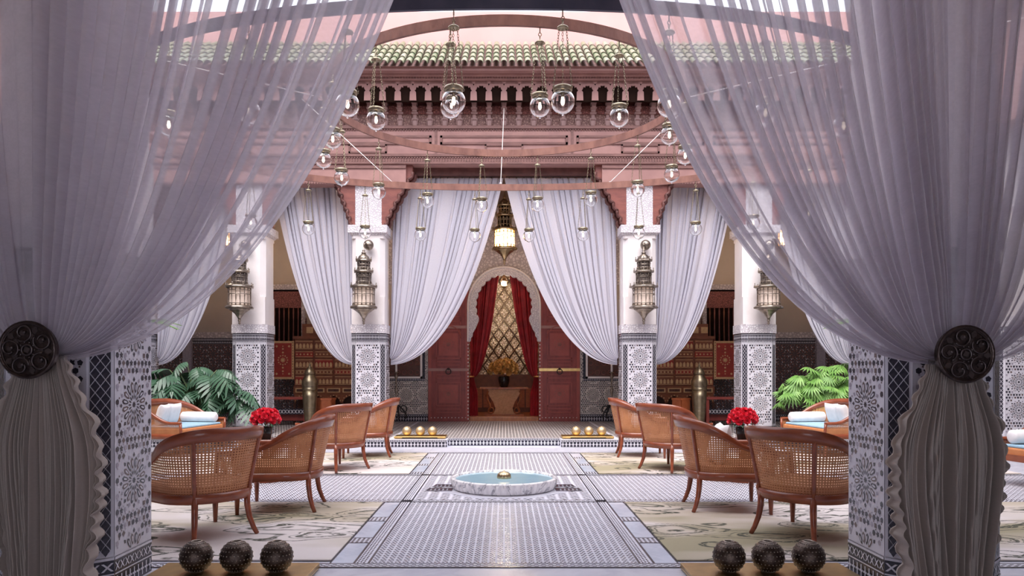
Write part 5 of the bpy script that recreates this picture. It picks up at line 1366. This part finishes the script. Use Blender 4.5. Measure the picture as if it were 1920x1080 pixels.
    # open door leaf with star inlay
    xd = s * 4.93 - xc + s * 0.04; w, z0, z1 = 0.245, 0.99, 1.85
    d = MB().box(xd - w, xd + w, -0.26, -0.225, z0, z1).build('cabinet_door', 'inlay_gold', t, bevel=0.004)
    MB().box(xd - w + 0.05, xd + w - 0.05, -0.268, -0.26, z0 + 0.05, z1 - 0.05).build('field', 'inlay_red', d)
    m = MB(); zc = (z0 + z1) / 2; y0, y1 = -0.275, -0.268
    m.extr(starp(xd, zc, 0.07, 0.03, 8), y0, y1)
    for q in range(12): m.extr(ngon(xd + 0.105 * math.cos(q * math.pi / 6), zc + 0.105 * math.sin(q * math.pi / 6), 0.018, 4, q), y0, y1)
    for dz in (0.17, 0.25, 0.31): 
        for g in (-1, 1): m.extr(ngon(xd, zc + g * dz, 0.022 if dz < 0.3 else 0.014, 6), y0, y1)
    for gx in (-1, 1):
        for gz in (-1, 1): m.extr(ngon(xd + gx * 0.14, zc + gz * 0.31, 0.028, 4), y0, y1)
    m.build('star_inlay', 'inlay_gold', d, kind='stuff')
    m = MB()
    for k in range(14):
        for g in (-1, 1): m.extr(ngon(xd + g * (w - 0.025), z0 + 0.04 + k * 0.06, 0.012, 4), -0.266, -0.26)
    m.build('border_inlay', 'inlay_dark', d, kind='stuff')
for s in (-1, 1): cabinet(s)
def urn(s):
    x = PX(581, 15.5) if s < 0 else PX(1311, 15.5)
    t = empty('brass_urn', (x, 15.5, 0.1235), 0, 'tall lidded brass urn on the gallery floor, ' + SIDE[s], 'urn')
    MB().lathe([(0.10, 0.0), (0.105, 0.02), (0.095, 0.05), (0.125, 0.30), (0.150, 0.62), (0.152, 0.78)], 32).build('lower_body', 'old_brass', t)
    MB().lathe([(0.152, 0.78), (0.160, 0.79), (0.160, 0.81), (0.150, 0.82), (0.166, 0.90), (0.160, 0.98), (0.125, 1.04), (0.100, 1.08), (0.105, 1.10)], 32).build('shoulder', 'old_brass', t)
    MB().lathe([(0.112, 1.10), (0.116, 1.12), (0.100, 1.17), (0.065, 1.23), (0.025, 1.26), (0.018, 1.29), (0.026, 1.305), (0.012, 1.32), (0.004, 1.38)], 28).build('lid', 'old_brass', t)
    m = MB()
    for z in (0.35, 0.42, 0.86): m.torus((0, 0, z), 0.13 if z < 0.4 else (0.136 if z < 0.5 else 0.164), 0.004, 32, 5, axis='z')
    m.build('engraved_band', 'silver_brass', t, kind='stuff')
    # inlaid hexagonal stool
    x = PX(610, 15.9) if s < 0 else PX(1277, 15.9)
    t = empty('hexagonal_stool', (x, 15.9, 0.1235), 0.3, 'small orange wooden hexagonal stool near the urn, ' + SIDE[s], 'stool')
    MB().prism(ngon(0, 0, 0.23, 6), 0.56, 0.60).build('top', 'stool_wood', t)
    for k in range(6):
        a = k * math.pi / 3 + math.pi / 6; c = Vector((math.cos(a), math.sin(a), 0)) * 0.175
        m = MB(); m.extr([(-0.095, 0), (-0.055, 0), (-0.055, 0.30), (0, 0.38), (0.055, 0.30), (0.055, 0), (0.095, 0), (0.095, 0.56), (-0.095, 0.56)], -0.012, 0.012)
        m.build('side_panel', 'stool_wood', t, c, (0, 0, a + math.pi / 2))
    # low dark red bench with an inlaid stripe
    xb = s * 4.85 if s < 0 else 4.95
    t = empty('bench', (xb, 16.25, 0.1235), 0, 'dark red wooden bench with black and white inlay below the tall window, ' + SIDE[s], 'bench')
    MB().box(-0.62, 0.62, -0.22, 0.22, 0.56, 0.61).build('bench_top', 'door_red_light', t, bevel=0.005)
    for gx in (-1, 1):
        for gy in (-1, 1): MB().box(gx * 0.57 - 0.03, gx * 0.57 + 0.03, gy * 0.17 - 0.03, gy * 0.17 + 0.03, 0, 0.56).build('leg', 'door_red_light', t)
    m = MB(); m.box(-0.56, 0.56, -0.18, -0.15, 0.24, 0.36, 1)
    o = len(m.v); chain_row(m, -0.55, 0.55, 0.25, 0.10, 0.07, 0, -0.184); m.build('inlaid_stretcher', ['white_tile', 'dark_tile'], t)
    MB().box(-0.55, 0.55, -0.10, 0.10, 0.10, 0.22).build('lower_shelf', 'door_red', t)
    # candle stand beside the door
    t = empty('candle_stand', (s * 2.46, 17.05, 0.1235), 0, 'wrought iron candle stand by the tiled wall, ' + SIDE[s], 'candle stand')
    m = MB()
    for k in range(4):
        a = k * math.pi / 2 + 0.4; m.tube([((0.02 + 0.22 * math.sin(q * 0.35)) * math.cos(a), (0.02 + 0.22 * math.sin(q * 0.35)) * math.sin(a), 0.42 - 0.07 * q + (0.012 * q if q > 4 else 0)) for q in range(7)], 0.018, 6)
        m.torus((0.17 * math.cos(a), 0.17 * math.sin(a), 0.30), 0.075, 0.014, 16, 5, axis='x' if k % 2 else 'y')
    m.build('scroll_base', 'iron', t)
    MB().lathe([(0.016, 0.35), (0.03, 0.5), (0.014, 0.6), (0.04, 0.72), (0.014, 0.82), (0.02, 1.0), (0.05, 1.04), (0.012, 1.08), (0.03, 1.12), (0.07, 1.14), (0.02, 1.15)], 12).build('stem', 'silver_brass', t)
    MB().lathe([(0.024, 1.15), (0.024, 1.32), (0.004, 1.33)], 12).build('candle', 'white_linen', t)
for s in (-1, 1): urn(s)

# console table with flowers in the inner room
t = empty('console_table', (0, 19.3, 0.12), 0, 'carved wooden console table inside the arched doorway', 'table')
MB().box(-0.62, 0.62, -0.25, 0.25, 0.70, 0.75).build('table_top', 'console_wood', t, bevel=0.008)
m = MB()
prof = [(0.40, 0.70), (0.42, 0.62), (0.36, 0.50), (0.28, 0.38), (0.22, 0.22), (0.24, 0.12), (0.30, 0.06)]
m.extr([(x, z) for x, z in prof] + [(-x, z) for x, z in reversed(prof)], -0.18, 0.18); m.build('lyre_base', 'inlay_gold', t)
for s in (-1, 1):
    m = MB(); m.tube([(s * (0.40 + 0.05 * math.sin(q)), -0.2, 0.66 - q * 0.085) for q in range(7)], 0.025, 6); m.torus((s * 0.33, -0.2, 0.16), 0.07, 0.018, 18, 6); m.build('scroll_leg', 'console_wood', t)
MB().box(-0.5, 0.5, -0.22, 0.22, 0.0, 0.06).build('plinth', 'console_wood', t, bevel=0.005)
v = empty('flower_vase', (0, 19.3, 0.87), 0, 'black vase of pale yellow flowers on the console table', 'flowers')
MB().lathe([(0.09, 0.0), (0.11, 0.03), (0.14, 0.14), (0.15, 0.26), (0.14, 0.28), (0.12, 0.25), (0.001, 0.24)], 24).build('vase', 'black_vase', v)
bouquet(v, 0.40, 0.34, 46, YEL, 77, 2.1)

# ---------------------------------------------------------------- plants
def split_leaf():
    # large deeply cut leaf, midrib along +y, drooping
    mb = MB(); L = 0.42; n = 7
    def mid(t): return Vector((0, L * t, 0.05 * math.sin(t * 2.6) - 0.12 * t * t))
    for i in range(n):
        t0 = 0.06 + i * 0.125; wl = 0.19 * math.sin(math.pi * (0.18 + 0.72 * (i + 0.6) / n)) + 0.02
        for s in (-1, 1):
            a, b = mid(t0), mid(t0 + 0.105); d = Vector((s * wl, L * (0.16 + 0.02 * i), -0.05 - 0.02 * i))
            e0 = a + d * 0.55 + Vector((0, -0.022, 0.012)); e1 = b + d * 0.55 + Vector((0, -0.006, 0.012)); tip = a + d * 1.05 + Vector((0, 0.01, -0.02)); 
            q = a + d * 0.85 + Vector((0, -0.018, 0)); q1 = b + d * 0.85 + Vector((0, -0.022, 0))
            vs = [a, b, e1, e0, q, q1, tip]; mb.add(vs, [(0, 3, 2, 1), (3, 4, 5, 2), (4, 6, 5)] if s > 0 else [(0, 1, 2, 3), (3, 2, 5, 4), (4, 5, 6)], 0, True)
    a = mid(0.92); mb.add([a + Vector((-0.03, 0, 0)), a + Vector((0.03, 0, 0)), mid(1.18)], [(0, 1, 2)], 0, True)
    mb.tube([mid(k / 6) for k in range(7)], 0.005, 4)
    return mb.mesh('leaf', ['leaf_dark'])
def fan_leaf():
    mb = MB(); n = 11
    for i in range(n):
        a = (i - (n - 1) / 2) * 0.27; L = 0.27 * (1 - 0.035 * abs(i - (n - 1) / 2)); w = 0.017
        d = Vector((math.sin(a), math.cos(a), 0)); p = Vector((math.cos(a), -math.sin(a), 0))
        z = lambda t: -0.10 * t * t
        m0, m1, m2 = d * 0.02, d * L * 0.55, d * L
        mb.add([m0, m1 - p * w + Vector((0, 0, z(.55) - .008)), m1 + Vector((0, 0, z(.55) + .004)), m1 + p * w + Vector((0, 0, z(.55) - .008)), m2 + Vector((0, 0, z(1)))], [(0, 2, 1), (0, 3, 2), (1, 2, 4), (2, 3, 4)], 0, True)
    return mb.mesh('leaf', ['leaf_light'])
SPL, FAN = split_leaf(), fan_leaf()
def plant(name, mesh, base, n, spread, zr, lab, seed, sc, petr, mat_stem='stem_green', yaw=None, dark=None):
    rnd = random.Random(seed); t = empty(name, base, 0, lab, 'plant')
    MB().lathe([(0.17, 0.0), (0.20, 0.02), (0.25, 0.30), (0.27, 0.32), (0.27, 0.36), (0.24, 0.36), (0.22, 0.31), (0.001, 0.30)], 28).build('pot', 'terracotta_pot', t)
    sm = MB()
    for i in range(n):
        th = i * 2.39996 + rnd.uniform(-0.3, 0.3); q = math.sqrt((i + 0.5) / n)
        x, y = spread[0] * q * math.cos(th), spread[1] * q * math.sin(th)
        z = zr[0] + (zr[1] - zr[0]) * (1 - 0.55 * q * q) * rnd.uniform(0.45, 1.0)
        az = math.atan2(y, x) - math.pi / 2 + rnd.uniform(-0.5, 0.5)
        if yaw is not None and rnd.random() < 0.6: az = yaw + rnd.uniform(-1.2, 1.2)
        put('leaf', mesh, t, (x, y, z), (rnd.uniform(-0.9, -0.05), rnd.uniform(-0.35, 0.35), az), sc * rnd.uniform(0.75, 1.2))
        sm.tube([(rnd.uniform(-.08, .08), rnd.uniform(-.08, .08), 0.30), (x * 0.45, y * 0.45, 0.3 + (z - 0.3) * 0.72), (x, y, z)], petr, 5)
    sm.build('stems', mat_stem, t)
    return t
plant('split_leaf_plant', SPL, (-5.45, 13.10, 0.1245), 66, (1.05, 0.26), (0.25, 1.42), 'dark green split-leaf plant behind the cane sofa', 5, 1.0, 0.009, yaw=math.pi)
plant('fan_palm', FAN, (5.75, 13.15, 0.1245), 105, (0.98, 0.36), (0.42, 1.38), 'light green fan-leaved palm behind the cane sofa', 6, 1.0, 0.006, yaw=math.pi)
# a taller thin palm whose fronds show against the side curtain
FROND = MB()
for i in range(14):
    for s in (-1, 1):
        y = 0.05 + i * 0.035; z = -0.15 * (y / 0.55) ** 2; FROND.add([(0, y, z), (s * 0.10, y + 0.06, z - 0.03), (s * 0.02, y + 0.022, z)], [(0, 1, 2)], 0, True)
FROND.tube([(0, k * 0.09, -0.15 * (k * 0.09 / 0.55) ** 2) for k in range(7)], 0.005, 4)
FROND = FROND.mesh('frond', ['palm_dry'] if 'palm_dry' in MATS else ['leaf_light'])
for s, lab in ((-1, 'slender palm standing behind the split-leaf plant'), (1, 'slender palm standing behind the light green palm')):
    t = empty('slender_palm', (s * 6.25, 13.15, 0.1245), 0, lab, 'plant')
    MB().lathe([(0.13, 0.0), (0.17, 0.26), (0.18, 0.28), (0.15, 0.28), (0.001, 0.25)], 22).build('pot', 'terracotta_pot', t)
    MB().tube([(0, 0, 0.25), (0.02, 0, 1.2), (-0.03, 0.0, 2.05)], [0.022, 0.018, 0.012], 8).build('trunk', 'old_trunk', t)
    for k in range(9): put('frond', FROND, t, (-0.03, 0, 2.05), (0.25 - 0.10 * (k % 3), 0, k * 0.7))
